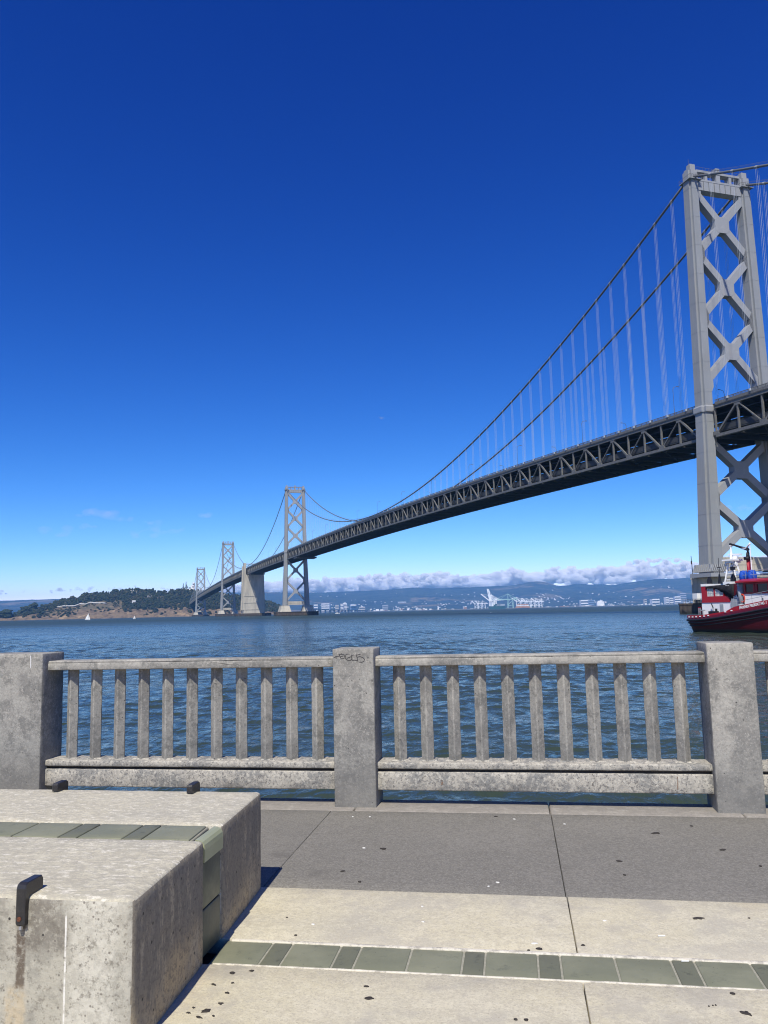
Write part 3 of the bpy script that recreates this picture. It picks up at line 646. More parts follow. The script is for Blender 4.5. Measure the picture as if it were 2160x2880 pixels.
# central anchorage
A = empty('anchorage', (0, 1057, 0), 0, bridge)
m = MB()
def rect(hx, hy, z): return [(-hx, -hy, z), (hx, -hy, z), (hx, hy, z), (-hx, hy, z)]
zt = deck(1057)
m.loft([rect(16.4, 15.8, 4), rect(16.0, 15.2, 12), rect(15.0, 14.2, 28), rect(14.4, 13.4, 63.5)]); m.build('anchor_block', 'pier_concrete', A)
for sg in (-1, 1):
    for yy in (-10.0, 10.0):
        m = MB(); m.loft([[(sg*15.3+x*2.4, yy+y*4.2, 9) for x, y in ((-1, -1), (1, -1), (1, 1), (-1, 1))], [(sg*14.4+x*2.0, yy+y*3.2, 30) for x, y in ((-1, -1), (1, -1), (1, 1), (-1, 1))], [(sg*13.6+x*1.7, yy+y*2.8, zt+3) for x, y in ((-1, -1), (1, -1), (1, 1), (-1, 1))]]); m.build('pylon', 'pier_concrete', A)
    m = MB(); m.box2((sg*12.4-1.5, -7.3, zt-1), (sg*12.4+1.5, 7.3, zt+6.5)); m.box2((sg*12.4-1.7, -6, zt+6.5), (sg*12.4+1.7, 6, zt+7.2)); m.build('pylon_head', 'pier_concrete', A)
m = MB(); m.box2((-12.3, -4, zt+5.6), (12.3, 4, zt+6.4)); m.build('pylon_bridge', 'pier_concrete', A)
for zz in (9.5, 20, 30):
    m = MB(); k = np.interp(zz, [4, 10, 30], [0, 1, 5]); m.loft([rect(16.5-k*.3+.3, 15.9-k*.33+.3, zz), rect(16.5-k*.3+.3, 15.9-k*.33+.3, zz+.8)]); m.build('string_course', 'pier_concrete', A)
m = MB(); m.prism([(-27, -12), (-22, -20), (22, -20), (27, -12), (27, 12), (22, 20), (-22, 20), (-27, 12)], -1, 4.2); m.build('timber_fender', 'fender_timber', A)
# anchorage at the island end
m = MB(); m.loft([rect(17, 16, 0), rect(14, 16, 20), rect(12.6, 16, 46.5)]); o = m.build('island_anchorage', 'pier_concrete', bridge, loc=(0, 2482, 0))

# deck and stiffening trusses
def sweep(prof, s0, s1, step=9.144, dz=0.0):
    n = max(2, int(round((s1-s0)/step))+1); return [[(x, s, deck(s)+z+dz) for x, z in prof] for s in np.linspace(s0, s1, n)]
def rp(x0, x1, z0, z1): return [(x0, z0), (x1, z0), (x1, z1), (x0, z1)]
CH_T, CH_B = -1.75, -10.25                        # chord centre lines under the roadway edge
SPANS = [(-396, -3.6), (3.6, 700.4), (707.6, 1047), (1067, 1406.4), (1413.6, 2110.4), (2117.6, 2466)]
m = MB(); m.loft(sweep(rp(-9.6, 9.6, -.75, -.35), -396, 2466)); o = m.build('upper_deck', ['deck_asphalt'], bridge)
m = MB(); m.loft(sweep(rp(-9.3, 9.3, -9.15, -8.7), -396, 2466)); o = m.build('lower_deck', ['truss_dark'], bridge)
near_truss = None
for si, (s0, s1) in enumerate(SPANS):
    npan = max(2, 2*int(round((s1-s0)/9.144/2))); P = np.linspace(s0, s1, npan+1)
    if si == 0: P = P[::-1]
    for sg in (-1, 1):
        x = sg*HW; m = MB()
        m.loft(sweep(rp(x-.42, x+.42, CH_T-.42, CH_T+.42), s0, s1)); m.loft(sweep(rp(x-.42, x+.42, CH_B-.42, CH_B+.42), s0, s1))
        m.loft(sweep(rp(x-.62, x+.62, CH_T+.425, CH_T+.52), s0, s1)); m.loft(sweep(rp(x-.6, x+.6, CH_B-.52, CH_B-.425), s0, s1))
        tr = m.build('truss_chord', 'truss_paint', bridge)
        indiv = sg < 0 and si in (0, 1)
        rest = MB()
        for k in range(npan+1):
            s = P[k]; d0 = deck(s)
            def put(name, a, b2, w, h, lattice=False):
                own = indiv and (si == 1 or k < 7)
                q2 = MB() if own else rest
                q2.bar(a, b2, w, h, (1, 0, 0))
                if own: q2.build(name, 'truss_paint', tr)
            put('vertical_post', (x, s, d0+CH_B+.42), (x, s, d0+CH_T-.42), .42, .58)
            if k % 2 == 1:
                for dk2, wd in ((-1, .55), (1, .28)):
                    if 0 <= k+dk2 <= npan:
                        s2 = P[k+dk2]; put('diagonal_member', (x, s, d0+CH_T-.3), (x, s2, deck(s2)+CH_B+.3), wd, .52 if wd > .5 else .44)
                rest.box((x-sg*0, s, d0+CH_T-.75), (.70, 2.3, 1.1))
            else: rest.box((x, s, d0+CH_B+.75), (.70, 2.6, 1.1))
        tag(rest.build('truss_members', 'truss_paint', tr), kind='stuff')
    # floor beams, stringers, parapets
    fb = MB()
    for s in P:
        d0 = deck(s); fb.box((0, s, d0-1.35), (2*HW-.9, .5, 1.1)); fb.box((0, s, d0+CH_B-.05), (2*HW-.9, .55, 1.5))
    for xx in (-6, -2, 2, 6): fb.loft(sweep(rp(xx-.2, xx+.2, -9.75, -9.16), s0, s1))
    for j in range(0, npan, 2):
        sa, sb = P[j], P[min(j+2, npan)]
        fb.bar((-HW, sa, deck(sa)+CH_B-.35), (HW, sb, deck(sb)+CH_B-.35), .4, .25); fb.bar((HW, sa, deck(sa)+CH_B-.32), (-HW, sb, deck(sb)+CH_B-.32), .4, .25)
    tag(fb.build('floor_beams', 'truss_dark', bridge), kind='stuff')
    for sg in (-1, 1):
        m = MB(); x = sg*9.9
        m.loft(sweep(rp(x-.12, x+.12, -.9, -.05), s0, s1)); m.loft(sweep(rp(x-.10, x+.10, .42, .62), s0, s1)); m.loft(sweep(rp(x-.07, x+.07, .12, .24), s0, s1))
        nn = int((s1-s0)/3.05)
        for k in range(nn):
            s = s0+(k+.5)*(s1-s0)/nn; m.box((x, s, deck(s)+.2), (.16, .2, .7))
        m.build('parapet', 'truss_paint', bridge)
        m = MB(); x = sg*9.2
        m.loft(sweep(rp(x-.16, x+.16, -8.75, -7.3), s0, s1)); m.loft(sweep(rp(x-.20, x+.20, -7.3, -7.1), s0, s1)); nn = int((s1-s0)/3.05)
        for k in range(nn):
            s = s0+(k+.5)*(s1-s0)/nn; m.box((x, s, deck(s)-8.0), (.18, .22, 1.4))
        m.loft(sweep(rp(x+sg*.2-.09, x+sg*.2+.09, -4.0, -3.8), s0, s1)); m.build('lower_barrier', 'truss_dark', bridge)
# under-deck travellers
for s, w in ((650, 16), (1010, 14)):
    m = MB(); m.box((0, s, deck(s)+CH_B-2.0), (22, w, 1.6)); m.build('maintenance_traveller', 'truss_dark', bridge)
# main cables, bands, hangers
for sg in (-1, 1):
    x = sg*HW*.985
    for ci, (s0, s1, fz) in enumerate(CAB):
        ss = np.linspace(s0, s1, 60 if s1-s0 > 400 else 34); m = MB(); m.tube([(x, s, fz(s)) for s in ss], .38, 8); cb = m.build('main_cable', 'cable_paint', bridge, True)
        m = MB(); hm = MB(); npan = int(round((s1-s0)/9.144)); bands = MB()
        for k in range(1, npan):
            s = s0+k*(s1-s0)/npan; zc = fz(s); zd = deck(s)-.3
            if ci == 0 and s < -120: continue
            dz = (fz(s+.5)-fz(s-.5)); bands.tube([(x, s-.45, zc-.45*dz), (x, s+.45, zc+.45*dz)], .47, 8)
            if zc-zd < 1.0: continue
            own = ci == 1 or (ci == 0 and s > -60); q2 = MB() if own else hm
            for ex in (-.30, .30):
                for ey in (-.26, .26): q2.bar((x+ex, s+ey, zd), (x+ex, s+ey, zc), .030, .030)
            if own:
                q2.box((x, s, zd+.5), (.7, .6, .6)); q2.build('hanger', 'hanger_steel', bridge)
        if hm.v: tag(hm.build('hangers_beyond', 'hanger_steel', bridge), kind='stuff')
        tag(bands.build('cable_bands', 'bridge_paint', cb), kind='stuff')
        if s1-s0 > 100:
            m = MB(); m.tube([(x-.45, s, fz(s)+1.05) for s in ss], .03, 4); m.tube([(x+.45, s, fz(s)+1.05) for s in ss], .03, 4); m.build('hand_rope', 'cable_paint', cb)
# lamps on the upper deck
for k in range(0, 26):
    s = 15+k*54.9
    for sg in (-1, 1):
        z = deck(s); m = MB(); m.tube([(sg*9.9, s, z), (sg*9.9, s, z+8.2), (sg*9.6, s, z+9.0), (sg*8.4, s, z+9.3)], [.11, .08, .07, .06], 6); m.box((sg*8.0, s, z+9.3), (.9, .3, .16)); m.build('deck_lamp', 'truss_paint', bridge)
# two poles on the first pier
m = MB(); m.tube([(-15.0, 5.2, 0), (-15.2, 5.2, 6.6)], [.12, .09], 6); m.box((-15.2, 5.2, 4.6), (.3, .3, 1.0)); pl2 = m.build('signal_pole', 'truss_dark', bridge, loc=(0, 0, 10.5))
# ------------------------------------------------------------------ fireboat moored at the right (local: y from stern to bow, x starboard, z above the water)
bdir = cw(.477, -.879); bnx = cw(-.879, -.477)
bo = cw(31.3, 82.0, WATER) - bnx*3.0
boat = tag(empty('fireboat', bo, math.atan2(-bdir.x, bdir.y)), 'red and white fireboat with white mast moored beside the bridge pier', 'boat'); boat.scale = (1, .66, 1)
hb = spline([-3.3, -2.9, -2.1, -.6, 2, 5, 12, 17, 21, 24, 25.6], [.5, 1.5, 2.35, 2.75, 2.97, 3.0, 3.0, 2.9, 2.2, 1.05, .12])
hs = spline([-3.3, 1, 3.4, 7, 12.6, 18, 25.6], [1.52, 1.56, 1.70, 2.04, 2.62, 3.1, 3.9])
st = [-3.3, -3.15, -2.9, -2.5, -1.9, -1.2, -.3, 1, 2, 3, 4.5, 6, 7.5, 9, 10.5, 12, 14, 16, 18, 20, 22, 23.5, 24.8, 25.6]
def hsec(y):
    b2 = hb(y); g = hs(y); rk = max(0, (-y)*.35+.0)
    bow = max(0, (y-16)/9.6)
    lv = [(-1.0, .55-.25*bow), (0.0, .84-.30*bow), (.5, .90-.26*bow), (g*.55, .97-.16*bow), (g-.30, 1.0), (g, 1.0)]
    yo = lambda z: (y + (max(0, (g-z))*.42 if y < -1.2 else 0) - (max(0, g-z)*.42*bow))
    p = [(b2*k, yo(z), z) for z, k in lv]
    return p + [(-x, yy, z) for x, yy, z in p[::-1]]
m = MB(); m.loft([hsec(y) for y in st]); hull = m.build('hull', 'hull_red', boat, True)
m = MB()
rails = {}
for dz, r2, mt in ((-.38, .11, 0), (-.70, .075, 0), (-1.02, .055, 0)):
    for sg in (-1, 1):
        pts = []
        for y in st:
            g = hs(y); z = g+dz*(.55+.45*min(1, g/2.4)); b2 = hb(y)
            kk = np.interp(z, [0, .5, g*.55, g-.3], [.84, .90, .97, 1.0]); yy = y+(max(0, (g-z))*.42 if y < -1.2 else 0)
            pts.append((sg*(b2*kk+.06), yy-.04*(y < -1.8), z))
        m.tube(pts, r2, 7)
m.build('rubber_fender', 'boat_black', hull, True)
m = MB()                                           # bulwark with its rail and the plate that carries the name
for sg in (-1, 1):
    L0 = []
    for y in st:
        g = hs(y); h2 = .16 if y < 6.9 else (.42 if y < 20 else .55); x = sg*hb(y)
        L0.append([(x, y, g-.02), (x, y, g+h2), (x-sg*.10, y, g+h2), (x-sg*.10, y, g-.02)])
    m.loft(L0)
m.build('bulwark', 'boat_red', hull)
m = MB(); m.loft([[(hb(y)-.1, y, hs(y)-.06), (-hb(y)+.1, y, hs(y)-.06), (-hb(y)+.1, y, hs(y)-.12), (hb(y)-.1, y, hs(y)-.12)] for y in st[2:-1]]); m.build('deck', 'boat_deck', hull)
for y in list(np.arange(-1.2, 3.4, .8))+[5.9, 7.0]:
    m = MB(); m.box((hb(y)+.02, y, hs(y)+.02 if y < 5 else hs(y)+.1), (.08, .26, .10)); m.build('freeing_port', 'boat_white', hull)
# name on the bulwark
def text_mesh(body, size, name, mat, mw4, parent):
    cu = bpy.data.curves.new(name, 'FONT'); cu.body = body; cu.size = size; cu.extrude = .008; cu.resolution_u = 3; cu.space_character = 1.06; cu.offset = .012
    o = bpy.data.objects.new(name, cu); COL.objects.link(o); dg = bpy.context.evaluated_depsgraph_get(); me = bpy.data.meshes.new_from_object(o.evaluated_get(dg))
    bpy.data.objects.remove(o); bpy.data.curves.remove(cu)
    me.transform(mw4); me.materials.clear(); me.materials.append(MATS[mat]); ob = bpy.data.objects.new(name, me); COL.objects.link(ob); ob.parent = parent; return ob
sl = (hs(12.4)-hs(8.4))/4.0
# text runs along +y on the starboard side: glyph x -> y(+slope), glyph y -> z, glyph z -> +x
mt4 = Matrix(((0, 0, 1, hb(10)+.012), (1, 0, 0, 8.35), (sl, 1, 0, hs(8.35)+.08), (0, 0, 0, 1)))
text_mesh('PHOENIX FIREBOAT NO. 1', .36, 'name_lettering', 'lettering', mt4, hull)
# aft house
house = MB(); house.box2((-1.9, .35, 1.6), (1.9, 5.9, 3.0)); house = house.build('aft_house', 'boat_white', boat)
m = MB()
for a, b2, z0, z1 in ((.5, 1.42, 3.0, 4.62), (1.42, 5.5, 3.0, 3.58), (2.72, 2.92, 3.58, 4.4), (4.4, 4.6, 3.58, 4.3)):
    m.box2((1.84, a, z0), (1.95, b2, z1)); m.box2((-1.95, a, z0), (-1.84, b2, z1))
m.box2((-1.9, .5, 3.0), (1.9, .62, 4.62)); m.box2((-1.96, .42, 2.96), (1.96, 5.6, 3.06)); m.build('red_superstructure', 'boat_red', house)
m = MB(); m.box2((-1.97, .46, 4.62), (1.97, 1.46, 4.86)); m.build('white_cap', 'boat_white', house)
for a, b2 in ((1.46, 2.70), (2.94, 4.38)):
    m = MB(); m.box2((1.86, a, 3.58), (1.885, b2, 4.42)); w = m.build('window', 'pale_glass', house); m = MB()
    for j in range(1, 4): m.box2((1.886, a+(b2-a)*j/4-.015, 3.58), (1.90, a+(b2-a)*j/4+.015, 4.42))
    for j in range(1, 3): m.box2((1.886, a, 3.58+.84*j/3-.015), (1.90, b2, 3.58+.84*j/3+.015))
    m.build('window_bar', 'boat_grey', w)
# black tarpaulin sagging over the house
m = MB(); gy = np.linspace(1.43, 6.3, 26); gx = np.linspace(-1.98, 2.0, 14); rings = []
for y in gy:
    low = np.interp(y, [1.4, 2.6, 3.4, 4.4, 5.0, 5.6, 6.3], [4.42, 4.38, 4.30, 3.95, 3.72, 3.35, 3.3])+.10*mnoise.noise(Vector((y*2.3, 1, 0)))
    top2 = np.interp(y, [1.4, 3, 4.6, 5.4, 6.3], [4.62, 4.62, 4.66, 4.80, 4.62])+.06*mnoise.noise(Vector((y*1.9, 7, 0)))
    dx = .07*mnoise.noise(Vector((y*3, 5, 2)))
    rings.append([(2.02+dx, y, low), (2.05+dx*1.5, y, (low+top2)/2), (1.92, y, top2), (0, y, top2+.12), (-1.92, y, top2), (-2.04, y, low)])
m.loft(rings, closed=True); m.build('tarpaulin', 'tarp_black', house, True)
m = MB(); m.box2((1.90, 3.66, 1.92), (1.94, 4.28, 2.78)); m.build('locker_door', 'boat_grey', house)
m = MB(); m.loft([[(1.92, 5.72, 2.05), (1.92, 7.05, 2.2), (1.92, 7.05, 3.25), (1.92, 6.75, 3.62), (1.92, 6.0, 3.40), (1.92, 5.72, 3.0)], [(2.02, 5.72, 2.05), (2.02, 7.05, 2.2), (2.02, 7.05, 3.25), (2.02, 6.75, 3.62), (2.02, 6.0, 3.40), (2.02, 5.72, 3.0)]]); dd = m.build('vent_door', 'boat_grey', house)
m = MB()
for p, q2 in (((2.0, 7.06, 2.2), (2.0, 7.06, 3.27)), ((2.0, 7.06, 3.27), (2.0, 6.76, 3.64))): m.bar(p, q2, .07, .08, (1, 0, 0))
m.build('door_edge', 'boat_white', dd)
m = MB(); m.box2((1.1, 4.5, 4.62), (1.9, 5.75, 4.98)); m.box2((1.2, 5.0, 4.3), (1.96, 5.6, 4.62)); m.build('raft_box', 'boat_white', house)
m = MB(); m.box2((-1.9, 5.5, 2.6), (1.86, 8.2, 4.25)); m.box2((-1.9, 6.2, 4.24), (1.8, 8.3, 4.75)); m.build('engine_casing', 'hull_red', boat)
m = MB(); m.tube([(1.95, 7.65, 2.45), (1.95, 7.65, 4.72)], .42, 14); m.tube([(1.95, 7.65, 2.45), (1.95, 7.65, 2.75)], .5, 14); m.tube([(1.95, 7.65, 4.5), (1.95, 7.65, 4.6)], .47, 14); m.build('funnel', 'boat_grey', boat, True)
# pilothouse
ph = MB(); ph.box2((-2.15, 8.3, 2.4), (2.15, 16.5, 3.72)); ph = ph.build('pilothouse', 'boat_white', boat)
m = MB(); m.box2((-2.2, 8.26, 3.70), (2.2, 16.55, 3.84))
for y in (8.3, 9.9, 10.25, 12.2, 12.5, 14.4, 14.7, 16.2):
    for sg in (-1, 1): m.box2((sg*2.0, y, 3.84), (sg*2.17, y+.28, 4.72))
m.box2((-2.15, 8.3, 4.62), (2.15, 16.5, 4.80)); m.build('window_band', 'boat_red', ph)
for a, b2 in ((8.58, 9.9), (10.53, 12.2), (12.78, 14.4), (14.98, 16.2)):
    m = MB(); m.box2((2.04, a, 3.84), (2.07, b2, 4.62)); m.build('window', 'boat_glass', ph)
m = MB(); m.box2((-2.0, 8.34, 3.84), (2.0, 8.40, 4.62)); m.build('window', 'boat_glass', ph)
m = MB(); m.loft([[(x*1.0, y, z) for x, z in ((-2.75, 4.80), (2.75, 4.80), (2.75, 4.93), (1.6, 5.16), (-1.6, 5.16), (-2.75, 4.93))] for y in (7.6, 8.2, 17.2)]); roof = m.build('roof', 'boat_red', ph)
m = MB(); m.tube([(2.2+.0, 8.05+.34*math.cos(a), 3.30+.38*math.sin(a)) for a in np.linspace(0, 6.2832, 17)], .085, 7, cap=False); m.build('life_ring', 'life_ring', ph, True)
m = MB(); m.box2((2.16, 11.3, 3.0), (2.19, 11.42, 3.3)); m.build('wall_fitting', 'boat_black', ph)
# deck rail along the pilothouse and the stern frame
m = MB()
for y in np.arange(7.3, 16, 1.55):
    x = hb(y)-.12; m.bar((x, y, hs(y)), (x, y, hs(y)+1.25), .035, .035)
for hh in (.85, 1.25): m.tube([(hb(y)-.12, y, hs(y)+hh) for y in np.arange(7.3, 16, 1.0)], .022, 5)
m.build('deck_rail', 'boat_grey', boat)
m = MB()
for y, x in ((-.55, 1.3), (-.55, .2), (-.35, 1.9)): m.bar((x, y, hs(y)), (x, y, 2.5), .06, .06)
m.bar((1.9, -.35, 2.5), (.2, -.55, 2.5), .06, .06); m.bar((1.9, -.35, 2.05), (.2, -.55, 2.05), .05, .05); m.build('stern_frame', 'boat_red', boat)
m = MB()
for y in (-.1, .1, .26): m.bar((2.1, y, hs(y)), (2.1, y, 2.42), .04, .04)
m.build('stern_stanchion', 'boat_grey', boat)
m = MB(); m.box2((2.0, 2.2, 1.75), (2.5, 3.5, 2.1)); m.tube([(2.2, 3.3, 2.0), (2.2, 3.3, 2.35)], .14, 8); m.tube([(2.2, 2.7, 2.1), (2.2, 2.75, 2.45), (2.2, 2.5, 2.85)], .07, 6); m.build('towing_winch', 'boat_black', boat)
m = MB(); m.tube([(2.3, .95, 1.6), (2.3, .95, 2.25)], .05, 6); m.bar((2.3, .6, 2.2), (2.3, 1.35, 2.2), .12, .10); m.build('mooring_bitt', 'boat_grey', boat)
# white lattice mast with radar
mast = MB()
for x, y in ((-.5, 3.1), (.5, 3.1), (-.5, 5.2), (.5, 5.2)): mast.bar((x, y, 4.7), (x*.45, 4.2+(y-4.15)*.38, 7.1), .16, .16)
for z in (5.2, 5.8, 6.4):
    k = (z-4.7)/2.4; yy = [4.2+(y-4.15)*(1-k*.62) for y in (3.1, 5.2)]; xx = .5*(1-k*.55)
    for sg in (-1, 1): mast.bar((sg*xx, yy[0], z), (sg*xx, yy[1], z+.1), .07, .07)
    mast.bar((-xx, yy[0], z), (xx, yy[0], z), .07, .07); mast.box((0, (yy[0]+yy[1])/2, z+.15), (.5, .35, .3))
mast = mast.build('mast', 'boat_white', boat)
m = MB(); m.box((0, 4.25, 7.18), (1.6, 2.0, .16)); m.box((0, 4.25, 7.0), (1.3, 1.3, .2)); m.build('mast_platform', 'boat_white', mast)
m = MB(); m.tube([(0, 4.1, 7.2), (0, 4.1, 7.6), (0, 4.1, 8.6)], [.24, .18, .07], 8); m.box((0, 4.1, 8.66), (.2, .3, .12)); m.build('mast_pole', 'boat_white', mast)
m = MB(); m.bar((0, 3.55, 7.78), (0, 5.9, 7.70), .14, .16); m.build('radar_scanner', 'boat_white', mast)
m = MB(); m.tube([(0, 4.75, 7.26), (0, 4.75, 7.52)], .36, 10); m.build('radome', 'boat_white', mast, True)
for y in (3.35, 5.15):
    m = MB(); m.tube([(.3, y, 6.75), (.3, y+.12, 6.75)], .2, 10); m.tube([(.3, y, 6.9), (.3, y, 7.1)], .05, 5); m.build('floodlight', 'boat_white', mast)
# red monitor tower, its black water cannon, ladder pole
tw = MB(); tw.tube([(0, 7.0, 4.7), (0, 7.0, 7.1)], .24, 10); tw = tw.build('monitor_tower', 'boat_red', boat, True)
m = MB(); m.box((0, 7.0, 7.25), (.7, .75, .3)); m.tube([(0, 7.0, 7.3), (0, 7.0, 7.75), (.1, 7.2, 8.1), (0, 6.9, 8.25)], [.3, .22, .2, .18], 8); m.tube([(0, 7.0, 8.15), (0, 5.8, 8.42), (0, 4.7, 8.70), (0, 4.1, 8.80)], [.17, .12, .10, .09], 8); m.tube([(0, 4.2, 8.78), (0, 4.0, 8.82)], .14, 8); m.build('water_cannon', 'boat_black', tw, True)
m = MB(); m.tube([(.1, 6.2, 8.25), (.15, 6.9, 8.22), (.2, 7.5, 8.55), (.2, 7.8, 8.7)], .09, 6); m.build('hydraulic_pipe', 'boat_white', tw, True)
m = MB(); m.tube([(.3, 7.8, 8.5), (.3, 7.82, 5.3)], .06, 6); m.box((.3, 7.8, 5.5), (.3, .3, .7)); m.build('white_pole', 'boat_white', tw)
m = MB()
for y in np.arange(6.3, 16, 1.4): m.bar((1.2, y, 5.1), (1.2, y, 6.0), .03, .03)
for z in (5.55, 6.0): m.tube([(1.2, 5.9, z), (1.2, 16, z)], .02, 4)
m.build('roof_rail', 'boat_grey', roof)
for y in (6.9, 8.3):
    m = MB(); rr = []
    for k, (z, r2) in enumerate(((4.95, .42), (5.1, .52), (5.45, .56), (5.8, .50), (6.0, .36), (6.06, .1))):
        rr.append([(.75+r2*math.cos(a)*(1+.1*mnoise.noise(Vector((a, z, y)))), y+r2*math.sin(a)*(1+.1*mnoise.noise(Vector((a*2, z, y)))), z) for a in [2*math.pi*j/12 for j in range(12)]])
    m.loft(rr); m.build('covered_monitor', 'tarp_blue', boat, True)
m = MB(); m.tube([(1.3, 5.7, 5.0), (1.3, 5.7, 6.2)], .05, 6); m.box((1.3, 5.7, 6.3), (.3, .55, .35)); m.build('searchlight', 'boat_black', boat)
for y, z in ((.85, 4.86), (5.2, 4.98)):
    m = MB(); m.loft([[(.9+.25*a, y+.25*b2, z) for a, b2 in ((-1, -1), (1, -1), (1, 1), (-1, 1))], [(.9+.2*a, y+.28*b2, z+.35) for a, b2 in ((-1, -1), (1, -1), (1, 1), (-1, 1))], [(.9+.08*a, y+.1*b2, z+.75) for a, b2 in ((-1, -1), (1, -1), (1, 1), (-1, 1))]]); m.build('deck_monitor', 'boat_black', house)
m = MB(); m.tube([(-1.2, .2, 4.6), (-1.25, .16, 7.6)], [.06, .03], 6); m.bar((-1.2, -.15, 6.6), (-1.2, .5, 6.6), .07, .07); m.loft([[(-1.35, -.1, 4.6), (-1.05, -.1, 4.6), (-1.05, .45, 4.6), (-1.35, .45, 4.6)], [(-1.25, .1, 5.9), (-1.15, .1, 5.9), (-1.15, .25, 5.9), (-1.25, .25, 5.9)]]); m.build('aft_antenna', 'boat_black', house)

# ------------------------------------------------------------------ the island behind the bridge
def cam_xy(v): return (v.x*math.cos(YAW)+v.y*math.sin(YAW), -v.x*math.sin(YAW)+v.y*math.cos(YAW))
# ground crest (seen against the sky, trees not counted): photograph bearing -> height in metres above the water
ip = [(-700, 30), (-420, 48), (-200, 30), (-60, 14), (0, 15), (30, 13), (60, 20), (98, 26), (120, 36), (150, 48), (190, 60), (250, 72), (330, 78), (400, 78), (450, 76), (500, 80), (545, 80), (600, 70), (650, 60), (700, 52), (740, 42), (780, 26), (800, 12), (815, 2), (840, -4)]
crest = spline([p[0] for p in ip], [p[1]*1.08 for p in ip])
shore_d = spline([-700, -300, 0, 200, 400, 560, 700, 800, 860], [2350, 2420, 2400, 2420, 2440, 2480, 2620, 2760, 2800])
n1, n2 = 260, 60; vs = []; fs = []
def island_z(px, v):
    """v 0..1 from the shore to beyond the crest."""
    H = max(-6, crest(px)); nz = mnoise.noise(Vector((px*.018, v*3.2, 2.0)))
    cl = .27+.14*mnoise.noise(Vector((px*.03, 4, 0)))            # share of the height taken by the sea cliff
    cl += .18*math.exp(-((px-150)/70)**2*0)*0
    if px < 110: cl = .62
    if v < .03: z = -3+v/.03*3.5
    elif v < .10: z = .5+(H*cl)*((v-.03)/.07)**.8
    else:
        u = min(1, (v-.10)/.45); z = H*cl+(H*(1-cl))*(u**.85)
        if v > .55: z = H*(1-.75*((v-.55)/.45)**1.5)
    return z+(nz*4.0+3.0*mnoise.noise(Vector((px*.06, v*11, 5)))+1.6*mnoise.noise(Vector((px*.16, v*24, 8))))*min(1, max(0, (v-.03)*10))*min(1, max(0, H/30))
def island_p(px, v): 
    d = shore_d(px)+v*620; p = bearing(px, d); return Vector((p.x, p.y, WATER+island_z(px, v)))
PXS = np.linspace(-700, 855, n1); VS = np.concatenate([np.linspace(0, .12, 16), np.linspace(.135, 1, n2-16)])
for px in PXS:
    for v in VS: vs.append(island_p(px, v))
nv = len(VS)
for i in range(n1-1):
    for j in range(nv-1): fs.append((i*nv+j, i*nv+j+1, (i+1)*nv+j+1, (i+1)*nv+j)[::-1])
m = MB(); m.add(vs, fs); m.m = []
for f in m.f:
    z0 = [m.v[k][2] for k in f]; j = f[0] % nv
    m.m.append(1 if 1 <= j <= 15 else 0)
me = m.mesh('island', ['island_soil', 'cliff_rock'], True); isl = bpy.data.objects.new('island', me); COL.objects.link(isl); tag(isl, kind='structure')
# crowns
def crown(mb, c, w, h, n=5, sub=1, mi=0):
    for k in range(n):
        a = random.uniform(0, 6.28); rr = random.uniform(0, .38)*w; cz = h*(.22+.62*k/max(1, n-1)); r = w*random.uniform(.30, .48)*(1-.35*k/n)
        ctr = Vector((c[0]+rr*math.cos(a), c[1]+rr*math.sin(a), c[2]+cz)); ph = random.uniform(0, 50); q = []
        for (x, y, z) in ICO: 
            f2 = 1+.55*mnoise.noise(Vector((x*1.6+ph, y*1.6, z*1.6))); q.append(ctr+Vector((x*r*f2, y*r*f2, z*r*f2*random.uniform(.8, 1.15)*h/w*.62)))
        mb.add(q, ICOF, mi)
bmi = bmesh.new(); bmesh.ops.create_icosphere(bmi, subdivisions=2, radius=1.0); ICO = [tuple(v.co) for v in bmi.verts]; ICOF = [tuple(v.index for v in f.verts) for f in bmi.faces]; bmi.free()
def single_tree(px, v, w, h, label, mat='far_foliage', n=7, shape='round', lift=0.0):
    p = island_p(px, v); T = empty('tree', (p.x, p.y, p.z-1+lift)); tag(T, label, 'tree', 'trees picked out on the island')
    m = MB(); m.tube([(0, 0, 0), (0.3, 0, h*.5), (0, .4, h*.8)], [w*.06, w*.045, w*.02], 6); m.build('trunk', 'trunk_bark', T)
    m = MB()
    if shape == 'spire':
        for k in range(9):
            zz = h*(.12+.85*k/8); crown(m, (0, 0, zz-h*.05), w*(1.05-.85*k/8), h*.16, 2)
    else: crown(m, (0, 0, h*.05), w, h, n+4)
    m.build('crown', mat, T); return T
single_tree(14, .10, 36, 26, 'dark tree clump alone on the low point at the left end', n=10)
single_tree(70, .25, 34, 24, 'lower rounded tree at the left foot of the wind-swept grove', n=8)
single_tree(86, .28, 36, 30, 'tall dark tree in the wind-swept grove on the island point', n=8)
single_tree(95, .30, 20, 34, 'pointed tree at the steep end of the wind-swept grove', n=6)
single_tree(257, .55, 15, 11, 'lone small round tree on the dry crest')
single_tree(323, .55, 26, 18, 'broad round tree topping the wooded crest', n=8)
single_tree(380, .55, 12, 20, 'spiky tree standing up from the crest wood', shape='spire')
single_tree(500, .55, 22, 12, 'low wide tree on the dry hilltop left of the twin spires')
single_tree(515, .55, 13, 26, 'shorter of the two spire trees beside the white building', shape='spire')
single_tree(523, .56, 14, 31, 'taller of the two spire trees beside the white building', shape='spire')
